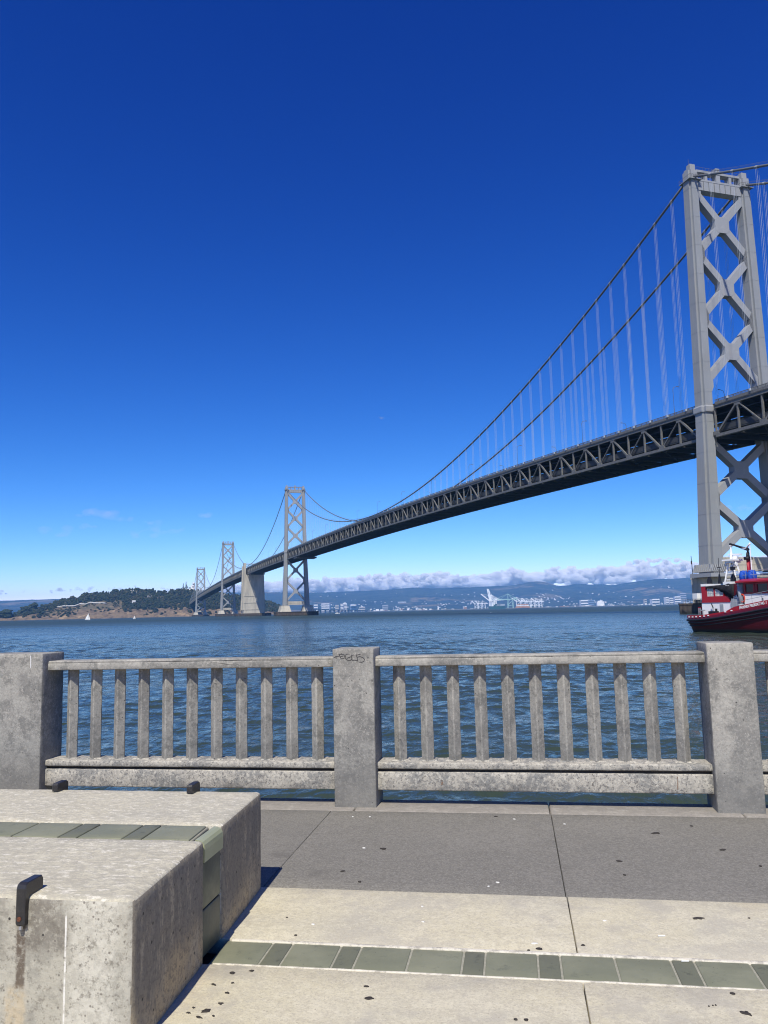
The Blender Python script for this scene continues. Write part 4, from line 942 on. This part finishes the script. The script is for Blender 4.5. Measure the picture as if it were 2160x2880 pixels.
# woods that read as one mass
def wood_density(px, v):
    n = mnoise.noise(Vector((px*.012, v*5, 9)))
    if px < 20: return .25 if v > .1 else 0
    if 20 <= px < 120: return .9 if .10 < v < .36 and px > 52 else .12
    if px < 345:
        hi = 1.0 if v > .33 else (.16 if v > .1 else .05)
        if 110 < px < 150: hi = .8 if v > .22 else 0.1
        if 92 < px < 200 and v < .2: hi = max(hi, .45)
        if 190 < px < 220 and v > .40: hi *= .25
        return hi if v < .54 else .25
    if px < 600:
        if v > .50 and px > 440: return .08
        if .34 < v < .42 and n > 0: return .35
        return .95 if v > .115 else .12
    return .85 if v > .10 else .05
wd = MB(); wo2 = MB(); cnt = 0
for _ in range(8200):
    px = random.uniform(-300, 805); v = random.uniform(.05, .60)
    if random.random() > wood_density(px, v): continue
    p = island_p(px, v)
    if p.z < WATER+2: continue
    h = random.uniform(7, 17); w = random.uniform(8, 15)
    if 120 < px < 345 and v < .33: h *= .55; w *= .8
    if v > .48 and 340 < px < 440: h *= 1.15
    if v < .30: h *= .7
    crown(wd if random.random() > .22 else wo2, (p.x, p.y, p.z-2), w, h, 3); cnt += 1
tag(wd.build('woodland', 'far_foliage'), 'dark green wood covering the island slopes', 'woodland', kind='stuff')
tag(wo2.build('scrub_wood', 'far_foliage_olive'), 'olive green scrub and lighter trees scattered through the island wood', 'scrub', kind='stuff')
# rocks along the foot of the cliffs
rk = MB()
for _ in range(420):
    px = random.uniform(-200, 560); v = random.uniform(.03, .05); p = island_p(px, v); r = random.uniform(1.5, 5)
    rk.add([p+Vector((x*r*(1+.4*mnoise.noise(Vector((x*2+px, y*2, z*2)))), y*r, z*r*.8)) for x, y, z in ICO[:12]], [f for f in ICOF if max(f) < 12] or [(0, 1, 2)])
# causeway road cut across the slope
rd = MB(); pts = [(118, .45), (135, .40), (150, .36), (165, .33), (180, .31), (195, .295), (210, .285), (225, .28), (240, .275), (255, .27), (270, .265), (297, .26)]
prof = []
for px, v in pts:
    p = island_p(px, v); zz = max(WATER+np.interp(px, [118, 180, 297], [36, 40.5, 47]), p.z+1.5); prof.append(Vector((p.x, p.y, zz)))
for a, b2 in zip(prof[:-1], prof[1:]):
    rd.bar(a, b2, 9, 1.6); 
road = tag(rd.build('hillside_road', 'roadway'), 'pale elevated road climbing across the island slope', 'road')
m = MB(); m.loft([[p+Vector((0, 0, .8))-_f*4.2, p+Vector((0, 0, 2.6))-_f*4.2, p+Vector((0, 0, 2.6))-_f*3.8, p+Vector((0, 0, .8))-_f*3.8] for p in prof]); m.build('parapet', 'white_wall', road)
m = MB()
for k, px in enumerate((276, 284, 292)):
    p = prof[-1].lerp(prof[-2], k*.35); m.bar(p-Vector((0, 0, 9)), p-Vector((0, 0, .5)), 2, 2, (0, 1, 0))
m.build('support', 'cream_wall', road)
def house(px, v, w, d, h, wall, label, roofm=None, lift=0.0, name='island_house', cat='house'):
    p = island_p(px, v); H = empty(name, (p.x, p.y, p.z-1.5+lift), YAW+.2); tag(H, label, cat)
    m = MB(); m.box((0, 0, h/2), (w, d, h)); m.build('wall', wall, H)
    m = MB(); m.loft([[(-w/2-.6, -d/2-.6, h), (w/2+.6, -d/2-.6, h), (w/2+.6, d/2+.6, h), (-w/2-.6, d/2+.6, h)], [(-w/2+1, -.2, h+h*.35), (w/2-1, -.2, h+h*.35), (w/2-1, .2, h+h*.35), (-w/2+1, .2, h+h*.35)]]); m.build('roof', roofm or 'grey_wall', H)
    for k in range(3):
        m = MB(); m.box((-w/2+w*(k+.5)/3, -d/2-.05, h*.55), (w*.16, .3, h*.32)); m.build('window', 'window_dark', H)
    return H
house(376, .44, 18, 9, 6, 'window_dark', 'long low dark-walled house among the island trees', 'cream_wall', 6)
house(436, .47, 12, 8, 5, 'white_wall', 'small white house high in the wood near the dry hilltop', 'white_wall', 6)
house(370, .50, 12, 8, 5, 'cream_wall', 'cream house on the bare patch high in the wood', 'cream_wall', 7)
house(424, .38, 22, 8, 5, 'cream_wall', 'long pale house halfway down the wooded slope', 'cream_wall', 6)
house(376, .20, 11, 8, 6, 'white_wall', 'little white house low on the wooded slope above the shore', 'white_wall', 6)
# white station tower on the hilltop
p = island_p(541, .55); H = tag(empty('hilltop_tower', (p.x, p.y, p.z-3), YAW), 'white stepped tower building on the dry hilltop beside the farthest bridge tower', 'tower')
m = MB(); m.box((-6, 0, 5), (26, 14, 10)); m.build('base_block', 'white_wall', H)
m = MB(); m.box((2, 0, 15), (13, 11, 12)); m.build('mid_block', 'white_wall', H)
m = MB(); m.box((4, 0, 25), (7.5, 8, 9)); m.box((4, 0, 30.2), (9.5, 9.5, 1.6)); m.build('lookout', 'white_wall', H)
m = MB(); m.tube([(4, 0, 31), (4, 0, 38)], .35, 5); m.build('antenna', 'white_wall', H)
for zz, xx, ww in ((24.5, 4, 5), (16, 1, 3), (16, 5, 3), (5, -12, 4), (5, -4, 4)):
    m = MB(); m.box((xx, -7.2 if zz < 10 else (-5.7 if zz < 20 else -4.2), zz), (ww, .5, 3)); m.build('window', 'window_dark', H)

# sailing boats
def sailboat(px, py, hgt, label, heel=.12, flip=1):
    d = 2.86/((py-(1719-(px-1080)*math.tan(ROLL)))/FOC); p = bearing(px, d)
    B = tag(empty('sailing_boat', p, YAW+.2), label, 'sailing boat'); B.rotation_euler = (0, heel, YAW+.2); k = hgt/12.0
    m = MB(); m.loft([[(x*k, y*b2*k, z*k) for y, z in ((-1, .9), (-.85, 0), (0, -.4), (.85, 0), (1, .9))] for x, b2 in ((-4.4*flip, .7), (-2, 1.25), (1*flip, 1.3), (3.4*flip, .7), (4.9*flip, .05))], closed=True); m.build('hull', 'boat_white', B, True)
    m = MB(); m.tube([(.6*k*flip, 0, .6*k), (.6*k*flip, 0, 12.4*k)], .12*k, 5); m.build('mast', 'boat_white', B)
    m = MB(); m.loft([[(.45*k*flip, -.02, 1.6*k), (-3.9*k*flip, .5*k, 1.7*k), (-2.2*k*flip, .5*k, 6.5*k), (.45*k*flip, -.02, 12*k)], [(.45*k*flip, .06, 1.6*k), (-3.9*k*flip, .5*k+.08, 1.7*k), (-2.2*k*flip, .5*k+.08, 6.5*k), (.45*k*flip, .06, 12*k)]]); m.build('mainsail', 'sail_white', B)
    m = MB(); m.loft([[(.8*k*flip, 0, 10.6*k), (4.6*k*flip, 0, 1.2*k), (1.2*k*flip, .4*k, 1.6*k)], [(.8*k*flip, .08, 10.6*k), (4.6*k*flip, .08, 1.2*k), (1.2*k*flip, .4*k+.08, 1.6*k)]]); m.build('jib', 'sail_white', B)
    return B
sailboat(246, 1744.0, 9, 'larger white sailing boat with two sails off the island cliffs', .1, 1)
sailboat(378, 1741.2, 4.5, 'smaller white sailing boat close under the wooded shore', .05, -1)

# ------------------------------------------------------------------ the far shore: hills, port, town
HD = 12500.0
hp = [(-2500, 300), (-1200, 330), (-400, 300), (200, 320), (600, 355), (760, 345), (880, 322), (1000, 332), (1100, 345), (1180, 365), (1225, 345), (1260, 350), (1330, 352), (1400, 362), (1450, 372), (1480, 402), (1515, 418), (1545, 395), (1570, 345), (1600, 350), (1625, 368), (1660, 352), (1700, 348), (1725, 335), (1760, 362), (1800, 385), (1860, 415), (1900, 412), (1960, 430), (2100, 455), (2400, 440), (3200, 400), (4600, 380)]
hc = spline([a for a, _ in hp], [b2-6 for _, b2 in hp])
n1, n2 = 620, 34; vs = []; fs = []
for i, px in enumerate(np.linspace(-2400, 4500, n1)):
    for j, v in enumerate(np.linspace(0, 1, n2)):
        d = 8600+v*5200; H = hc(px)
        u = min(1, v/.75); z = 6+(H-6)*(u**1.25) if v < .75 else H*(1-.6*((v-.75)/.25)**1.3)
        q = bearing(px, d)
        rid = mnoise.noise(Vector((q.x*.0011, q.y*.0007, 1)))*70+mnoise.noise(Vector((q.x*.0035, q.y*.0022, 3)))*26+abs(mnoise.noise(Vector((q.x*.0018, q.y*.0004, 7))))*55-18
        z += rid*u*(1-u)*2.6 if v < .75 else 0
        z += mnoise.noise(Vector((px*.12, v*8, 4)))*5*u+mnoise.noise(Vector((px*.45, v*14, 2)))*3.0*u
        vs.append(Vector((q.x, q.y, WATER+max(2.0, z))))
for i in range(n1-1):
    for j in range(n2-1): fs.append((i*n2+j, i*n2+j+1, (i+1)*n2+j+1, (i+1)*n2+j)[::-1])
m = MB(); m.add(vs, fs); hills = m.build('hills', 'hill_far', None, True); tag(hills, kind='structure')
# low shore in front of the hills
vs = []; fs = []; sd_f = spline([-2400, 600, 900, 1100, 1330, 1540, 1700, 2000, 4500], [9000, 8000, 7400, 6900, 5700, 5750, 6200, 6400, 6600])
PXL = np.linspace(-2400, 4500, 400)
for px in PXL:
    for v, z in ((-.004, -3), (0, 1.5), (.012, 4), (1, 9)):
        d = sd_f(px); d = d+(9300-d)*v if v > 0 else d*(1+v); q = bearing(px, d); vs.append(Vector((q.x, q.y, WATER+z)))
for i in range(len(PXL)-1):
    for j in range(3): fs.append((i*4+j, i*4+j+1, (i+1)*4+j+1, (i+1)*4+j)[::-1])
m = MB(); m.add(vs, fs); tag(m.build('shore_land', 'shore_land'), kind='structure')
def hz(px): return 1719-(px-1080)*math.tan(ROLL)
def building(px0, px1, ytop, depth, wall, label, name='building', cat='building', floors=None, group=None, roofcap=False, yb=None):
    a = bearing(px0, depth); b2 = bearing(px1, depth); w = (b2-a).length; c = (a+b2)/2
    h = (hz((px0+px1)/2)-ytop)/FOC*depth + EYE - WATER
    z0 = 3.0 if yb is None else (hz((px0+px1)/2)-yb)/FOC*depth+EYE-WATER
    B = empty(name, (c.x, c.y, WATER), YAW+random.uniform(-.12, .12)); tag(B, label, cat, group)
    m = MB(); m.box2((-w/2, 0, z0), (w/2, w*.6+20, h)); m.build('wall', wall, B)
    if floors:
        n, k = floors
        for i in range(k):
            m = MB(); z = z0+(h-z0)*(i+.6)/(k+.3); m.box2((-w/2+1, -.5, z-(h-z0)*.16/k*1.4), (w/2-1, .0, z+(h-z0)*.16/k*1.4)); m.build('window_row', 'window_dark', B)
    if roofcap: m = MB(); m.box2((-w*.3, 4, h), (w*.25, w*.3+10, h+6)); m.build('roof_plant', wall, B)
    return B
building(958, 966, 1699, 8200, 'white_wall', 'left slab of the tall white shoreline towers above the causeway', floors=(1, 5))
building(965, 976, 1697, 8250, 'white_wall', 'tallest white tower block above the causeway', floors=(1, 6), roofcap=True)
building(985, 1001, 1701, 8200, 'blue_wall', 'grey-blue office block with white top band right of the tall white towers', floors=(1, 4), roofcap=True)
building(986, 1002, 1701, 8150, 'white_wall', 'white crown band of the grey-blue office block', name='rooftop_band', yb=1704)
building(943, 953, 1702, 8300, 'cream_wall', 'pale mid-rise just left of the tall white towers', floors=(1, 4))
building(904, 927, 1698, 8700, 'white_wall', 'wide white mid-rise near the second bridge pier', floors=(1, 4))
building(883, 894, 1701, 8400, 'white_wall', 'white block closest to the second bridge pier', floors=(1, 3))
building(1012, 1027, 1707, 7600, 'cream_wall', 'cream drum-like block at the end of the causeway', floors=(1, 2))
building(1076, 1092, 1702, 8200, 'grey_wall', 'grey mid-rise standing back from the shore strip', floors=(1, 3))
building(1120, 1143, 1693, 9700, 'white_wall', 'long white building alone on the lower hillside', floors=(1, 2), yb=1697)
building(1634, 1655, 1688, 7600, 'white_wall', 'bright white block beside a grey-blue one right of the cranes', floors=(1, 2))
building(1657, 1672, 1689, 7700, 'blue_wall', 'grey-blue block next to the bright white one', floors=(1, 3))
building(1680, 1700, 1692, 7300, 'white_wall', 'white warehouse with peaked roof on the right shore', roofcap=True)
building(1813, 1820, 1686, 7000, 'cream_wall', 'narrow cream block on the right shore', floors=(1, 3))
building(1835, 1856, 1685, 7300, 'white_wall', 'white office block with dark windows on the right shore', floors=(1, 2))
building(1873, 1882, 1680, 7200, 'white_wall', 'twin white towers on the far right shore, the left one', floors=(1, 4))
building(1884, 1898, 1682, 7300, 'white_wall', 'broad white block between the twin tower and the glass tower', floors=(1, 3))
building(1899, 1915, 1678, 7200, 'white_wall', 'white high-rise with one dark glazed side near the pier', floors=(1, 3))
building(1914, 1932, 1669, 8600, 'grey_wall', 'tall pale grey high-rise partly hidden by the bridge pier', floors=(1, 5))
walls = ['white_wall', 'white_wall', 'cream_wall', 'grey_wall', 'cream_wall', 'brick_wall', 'white_wall']
for k in range(130):
    px = random.choice([random.uniform(878, 1330), random.uniform(1530, 1960), random.uniform(1040, 1330), random.uniform(1530, 1960)])
    d = sd_f(px)+random.uniform(60, 1500); w = random.uniform(2.2, 9); yb2 = hz(px); rise = random.choice([2.2, 3, 3.5, 4.5, 6, 8])*random.uniform(.7, 1.1)
    if 1530 < px: rise *= .75
    wl2 = random.choice(walls); cn = {'white_wall': 'white', 'cream_wall': 'cream', 'grey_wall': 'grey', 'brick_wall': 'brick-brown'}[wl2]; zn = 'above the causeway' if px < 1040 else ('between the causeway and the cranes' if px < 1335 else ('just right of the cranes' if px < 1680 else 'near the right-hand end'))
    building(px, px+w, yb2-rise+.6, d, wl2, f'low {cn} building in the far shore strip {zn}', name='shore_building', group=f'low {cn} shore buildings {zn}')
# houses dotted over the hills
hm2 = MB(); mats2 = ['white_wall', 'cream_wall', 'grey_wall']
for k in range(1000):
    px = random.uniform(860, 2000); v = random.betavariate(1.3, 2.2)*.62+.01; d = 8600+v*5200; q = bearing(px, d)
    if mnoise.noise(Vector((px*.018, v*7, 3))) < .02: continue
    i = int((px+2400)/6900*(n1-1)); j = int(v*(n2-1)); z = hills.data.vertices[i*n2+j].co.z
    w = random.uniform(8, 22); hm2.box((q.x, q.y, z+4), (w, 10, random.uniform(7, 13)), None, random.choice([0, 0, 1, 2]))
tag(hm2.build('hillside_houses', mats2), 'pale houses scattered over the far wooded hills', 'houses', kind='stuff')
tr2 = MB()
for k in range(900):
    px = random.uniform(860, 2000); d = random.uniform(7600, 9300); q = bearing(px, d); r = random.uniform(8, 26)
    tr2.add([Vector((q.x+x*r*1.8, q.y+y*r, WATER+4+max(0, z)*r*.8)) for x, y, z in ICO[:12]], [f for f in ICOF if max(f) < 12] or [(0, 1, 2), (3, 4, 5), (6, 7, 8), (0, 4, 8), (2, 5, 9), (1, 6, 10)])
# container cranes
def crane(px, depth, hg, boom, label, mat='crane_white', flip=1, blen=1.0, yaw=.0):
    """hg: girder height; boom: lift angle in degrees."""
    p = bearing(px, depth); C = tag(empty('container_crane', (p.x, p.y, WATER+3), YAW+yaw), label, 'crane', 'container cranes at the port'); hg *= 1.08; t = hg/42.0; f = flip
    m = MB()
    for x in (-13, 13):
        for y in (-9, 9): m.bar((x*t, y*t, 0), (x*t*.9, y*t, hg), 2.5*t, 2.5*t, (0, 1, 0))
    m.build('leg', mat, C)
    m = MB()
    for y in (-9, 9):
        m.bar((-13*t, y*t, hg*.34), (13*t, y*t, hg*.34), 2.3*t, 2.3*t)
        m.bar((-13*t, y*t, hg*.36), (12*t, y*t, hg*.92), 1.5*t, 1.5*t)
    for x in (-13, 13): m.bar((x*t, -9*t, hg*.34), (x*t, 9*t, hg*.34), 2*t, 2*t); m.bar((x*t*.9, -9*t, hg), (x*t*.9, 9*t, hg), 2*t, 2*t)
    m.build('portal_beam', mat, C)
    m = MB(); m.bar((-16*t*f, 0, hg+1.5*t), (38*t*f, 0, hg+1.5*t), 4.5*t, 3.4*t); m.build('girder', mat, C)
    m = MB(); m.box((22*t*f, 0, hg+6*t), (13*t, 8*t, 6*t)); m.build('machinery_house', mat, C)
    ap = Vector((-11*t*f, 0, hg+29*t)); m = MB()
    for y in (-5, 5): m.bar((-11*t*f, y*t, hg), ap, 1.9*t, 1.9*t, (0, 1, 0)); m.bar((12*t*f, y*t, hg), ap, 1.3*t, 1.3*t, (0, 1, 0))
    m.build('apex_frame', mat, C)
    a = R(boom); hinge = Vector((-15*t*f, 0, hg+1.5*t)); tip = hinge+Vector((-f*math.cos(a), 0, math.sin(a)))*52*t*blen
    m = MB(); m.bar(hinge, tip, 4.4*t, 3.2*t, (0, 1, 0)); m.build('boom', mat, C)
    m = MB(); m.bar(ap, hinge.lerp(tip, .55), 1.0*t, 1.0*t, (0, 1, 0)); m.bar(ap, hinge.lerp(tip, .95), 1.0*t, 1.0*t, (0, 1, 0)); m.bar(ap, (36*t*f, 0, hg+2*t), 1.1*t, 1.1*t, (0, 1, 0)); m.build('stay', mat, C)
    return C
crane(1340, 6000, 33, 52, 'small white crane at the left end with boom half raised', blen=.7)
crane(1350, 6050, 33, 54, 'small white crane second from the left with boom half raised', blen=.7)
crane(1361, 6080, 34, 0, 'small white crane with level boom right of the two raised ones', flip=1, blen=.25)
crane(1384, 5700, 52, 40, 'big crane behind the ship with boom slanting up to the left', blen=1.05)
crane(1386, 5760, 54, 80, 'big crane with its boom raised almost upright', blen=1.15)
crane(1390, 5820, 54, 79, 'second upright-boom crane just right of the first', blen=1.15)
crane(1436, 5700, 56, 1, 'green-legged crane with long level boom and tall peak over the ship', 'crane_green', blen=1.25)
crane(1459, 5900, 44, 38, 'white crane right of the tall-peaked one with lowered boom', blen=.7)
crane(1473, 5950, 40, 30, 'white crane over the orange containers', blen=.6)
crane(1487, 6000, 38, 40, 'white crane with slanting boom third from the right end', blen=.9)
crane(1499, 6050, 38, 5, 'white crane with level boom second from the right end', blen=.4)
crane(1512, 6100, 40, 42, 'white crane at the right end with slanting boom', blen=.8)
crane(1520, 6150, 38, 0, 'low white crane tucked behind the rightmost slanting boom', flip=-1, blen=.3)
# container ship
p = bearing(1398, 5550); shp = tag(empty('container_ship', (p.x, p.y, WATER), YAW+.1), 'dark green container ship lying under the big cranes', 'ship')
m = MB(); m.loft([[(x, y*b2, z) for y, z in ((-15, 19), (-14, 0), (14, 0), (15, 19))] for x, b2 in ((-54, .8), (-40, 1), (35, 1), (52, .5), (60, .1))]); m.build('hull', 'ship_green', shp)
m = MB(); m.box((-34, 0, 33), (14, 26, 28)); m.box((-34, 0, 48), (20, 30, 4)); m.build('bridge_house', 'crane_white', shp)
m = MB(); m.box((30, 0, 26), (44, 26, 5)); m.build('deck_cargo', 'crane_white', shp)
for k in range(5):
    m = MB(); m.box((-16+k*9.5, 0, 24+random.uniform(-2, 5)), (8.6, 26, 12)); m.build('container_stack', random.choice(['ship_green', 'crane_green', 'grey_wall']), shp)
for k, (px, w) in enumerate(((1464, 70), (1478, 60))):
    p = bearing(px, 5650); o = tag(empty('container_stack', (p.x, p.y, WATER+3), YAW), ['left orange container stack under the white cranes', 'right orange container stack under the white cranes'][k], 'containers')
    for r2 in range(4): m = MB(); m.box((0, 0, 4+r2*6), (w*(1-.12*r2), 20, 5.4)); m.build('container_row', 'container_orange' if r2 != 2 else 'crane_white', o)
# low eastern causeway
a = bearing(862, 4300); b2 = bearing(1042, 7500); cz = tag(empty('causeway', (0, 0, 0)), 'long low causeway on piers running to the far shore', 'causeway')
a.z = WATER+20; b2.z = WATER+11
m = MB(); m.bar(a, b2, 26, 3.2); m.build('roadway', 'truss_dark', cz)
for k in range(18):
    p = a.lerp(b2, (k+.5)/18); m = MB(); m.bar((p.x, p.y, WATER-2), (p.x, p.y, p.z-1.5), 8, 8, (0, 1, 0)); m.build('pier', 'grey_wall', cz)
# small craft and gulls
def motorboat(px, depth, ln, label):
    p = bearing(px, depth); B = tag(empty('motorboat', p, YAW+.3), label, 'motorboat'); k = ln/10
    m = MB(); m.loft([[(x*k, y*b2*k, z*k) for y, z in ((-1.4, 1.3), (-1.1, -.2), (1.1, -.2), (1.4, 1.3))] for x, b2 in ((-5, .9), (0, 1), (3.4, .6), (5.2, .05))]); m.build('hull', 'boat_white', B)
    m = MB(); m.box((-.5*k, 0, 2.0*k), (4*k, 2*k, 1.6*k)); m.build('cabin', 'boat_white', B)
    m = MB(); m.box((-.5*k, 0, 2.2*k), (4.04*k, 2.05*k, .6*k)); m.build('window', 'window_dark', B)
motorboat(1840, 2600, 13, 'tiny white motorboat off the right shore')
motorboat(949, 1500, 9, 'tiny white motorboat beside the second bridge pier')
def gull(p, sp, label):
    G = tag(empty('gull', p, YAW+.4), label, 'bird')
    m = MB(); m.loft([[(0+r2*math.cos(a), y, r2*math.sin(a)) for a in (0, 1.05, 2.1, 3.14, 4.2, 5.24)] for y, r2 in ((-.24, .01), (-.15, .05), (0, .075), (.14, .055), (.22, .04), (.28, .01))]); m.build('body', 'feather_white', G, True)
    for sg in (-1, 1):
        m = MB(); m.loft([[(0, -.10, .03), (0, .10, .03), (0, .08, .05), (0, -.08, .05)], [(sg*sp*.25, -.10, .16), (sg*sp*.25, .07, .16), (sg*sp*.25, .05, .18), (sg*sp*.25, -.08, .18)], [(sg*sp*.5, -.12, .06), (sg*sp*.5, -.06, .06), (sg*sp*.5, -.07, .07), (sg*sp*.5, -.11, .07)]]); m.build('wing', 'feather_white', G)
gull(at(1073, 1177, 170), 1.3, 'white gull flying alone in the blue sky')
p = bearing(1380, 430); gull(Vector((p.x, p.y, WATER+.6)), 1.3, 'white gull skimming the water in mid-bay')

# ------------------------------------------------------------------ clouds: lumpy bodies of thin white vapour, beyond the haze
def vapour(name, dens, col=(1, 1, 1)):
    m = bpy.data.materials.new(name); m.use_nodes = True; t = m.node_tree; t.nodes.clear()
    o = t.nodes.new('ShaderNodeOutputMaterial'); v = t.nodes.new('ShaderNodeVolumePrincipled')
    v.inputs['Color'].default_value = tuple(col)+(1,); v.inputs['Density'].default_value = dens; v.inputs['Anisotropy'].default_value = -.35
    t.links.new(v.outputs[0], o.inputs['Volume']); MATS[name] = m; return m
vapour('cloud_vapour', .016); vapour('thin_vapour', .008); vapour('wisp_vapour', .0004)
def cloud(name, blobs, vox, mat, label, rough=.35):
    """Union of balls (px, py, depth, radius, squash) turned into one closed skin."""
    mb = MB()
    for px, py, d, r, sq in blobs:
        c = at(px, py, d); ph = random.uniform(0, 90)
        mb.add([c+Vector((x*r*(1+rough*mnoise.noise(Vector((x*1.7+ph, y*1.7, z*1.7)))), y*r, z*r*sq*(1+rough*mnoise.noise(Vector((x*2.1, y*2.1+ph, z*2.1)))))) for x, y, z in ICO], ICOF)
    me = mb.mesh(name, mat, True); ob = bpy.data.objects.new(name, me); COL.objects.link(ob)
    rm = ob.modifiers.new('union', 'REMESH'); rm.mode = 'VOXEL'; rm.voxel_size = vox
    dg = bpy.context.evaluated_depsgraph_get(); me2 = bpy.data.meshes.new_from_object(ob.evaluated_get(dg)); ob.modifiers.clear(); ob.data = me2
    co = np.empty(len(me2.vertices)*3, np.float32); me2.vertices.foreach_get('co', co); co = co.reshape(-1, 3); nn = np.empty_like(co).ravel(); me2.vertices.foreach_get('normal', nn); nn = nn.reshape(-1, 3)
    k = np.array([mnoise.noise(Vector(p)/(vox*7))*1.0+mnoise.noise(Vector(p)/(vox*3))*.5 for p in co]) if len(co) < 400000 else np.zeros(len(co))
    co += nn*(k*vox*.9)[:, None]; me2.vertices.foreach_set('co', co.ravel()); me2.polygons.foreach_set('use_smooth', np.ones(len(me2.polygons), bool)); me2.update()
    me2.materials.clear(); me2.materials.append(MATS[mat]); tag(ob, label, 'cloud', kind='stuff'); return ob
CD = 17500
ctop = spline([640, 760, 820, 880, 950, 1050, 1130, 1200, 1240, 1280, 1360, 1410, 1440, 1480, 1520, 1600, 1660, 1720, 1800, 1860, 1930, 2040, 2200, 2600], [1640, 1628, 1625, 1622, 1618, 1614, 1611, 1607, 1605, 1611, 1607, 1601, 1593, 1602, 1601, 1590, 1588, 1586, 1572, 1566, 1572, 1560, 1556, 1560])
cbot = spline([640, 900, 1100, 1250, 1400, 1500, 1700, 1900, 2200, 2600], [1672, 1668, 1664, 1658, 1653, 1643, 1646, 1640, 1634, 1634])
bl = []
for _ in range(1000):
    px = random.uniform(600, 2500); t0, b0 = ctop(px), cbot(px); r = random.choice([10, 14, 19, 24])
    py = t0+5+r*.5+random.random()**1.1*max(1, (b0-t0-1.0*r)); bl.append((px, py, CD+random.uniform(-500, 900), r/FOC*CD, .5))
for _ in range(420):
    px = random.uniform(600, 2500); t0, b0 = ctop(px), cbot(px); r = random.uniform(4, 10); k = mnoise.noise(Vector((px*.013, 3, 1)))
    if k < -.05: continue
    bl.append((px, t0+4-7*max(0, k)+random.random()*9, CD-500+random.uniform(-300, 300), r/FOC*CD, .6))
for _ in range(260):
    px = random.uniform(600, 2500); t0, b0 = ctop(px), cbot(px); bl.append((px, random.uniform(t0+10, b0-2), CD-900+random.uniform(-200, 200), random.uniform(6, 13)/FOC*CD, .42))
cloud('cloud_bank', bl, 30, 'cloud_vapour', 'long bank of white and grey cloud lying along the far hills')
bl = []
for _ in range(150):
    px = random.uniform(-500, 560)
    if 70 < px < 85: continue
    mid = np.interp(px, [-400, 0, 90, 250, 420, 560], [1670, 1669, 1664, 1655, 1650, 1655]); r = random.uniform(4, 8); bl.append((px, mid+random.uniform(-5, 6), CD+2500+random.uniform(-400, 400), r/FOC*CD, .7))
cloud('low_cloud', bl, 50, 'thin_vapour', 'low lavender-grey cloud strip behind the island')
wl = [(160, 1495, 26), (270, 1445, 34), (250, 1478, 16), (400, 1500, 22), (430, 1470, 16), (470, 1495, 22), (500, 1490, 12), (570, 1450, 18), (270, 1620, 12), (350, 1462, 18), (2070, 1430, 26)]
for k, (px, py, r) in enumerate(wl):
    pass
bl = []
for px, py, r in wl:
    for _ in range(8): bl.append((px+random.uniform(-1.5, 1.5)*r, py+random.uniform(-.45, .45)*r, CD+3000+random.uniform(-300, 300), r*random.uniform(.5, .9)/FOC*CD, .42))
cloud('cloud_wisps', bl, 60, 'wisp_vapour', 'faint grey wisps of cloud high over the island')
bl = []
for px, py, r in ((380, 1055, 40), (430, 1085, 40), (480, 1110, 30)):
    for _ in range(4): bl.append((px+random.uniform(-1, 1)*r, py+random.uniform(-.4, .4)*r, CD+3000, r*random.uniform(.4, .7)/FOC*CD, .5))

# ------------------------------------------------------------------ haze over the bay
hz_m = bpy.data.materials.new('bay_haze'); hz_m.use_nodes = True; t = hz_m.node_tree; t.nodes.clear()
o = t.nodes.new('ShaderNodeOutputMaterial'); v = t.nodes.new('ShaderNodeVolumePrincipled')
v.inputs['Color'].default_value = (.20, .50, 1.0, 1); v.inputs['Density'].default_value = 5.2e-5; v.inputs['Anisotropy'].default_value = -.4
t.links.new(v.outputs[0], o.inputs['Volume'])
m = MB(); m.box2((-16000, -400, WATER-4), (16000, 15600, 470)); MATS['bay_haze'] = hz_m
hzo = m.build('haze', 'bay_haze'); hzo.rotation_euler = (0, 0, YAW); tag(hzo, kind='stuff')
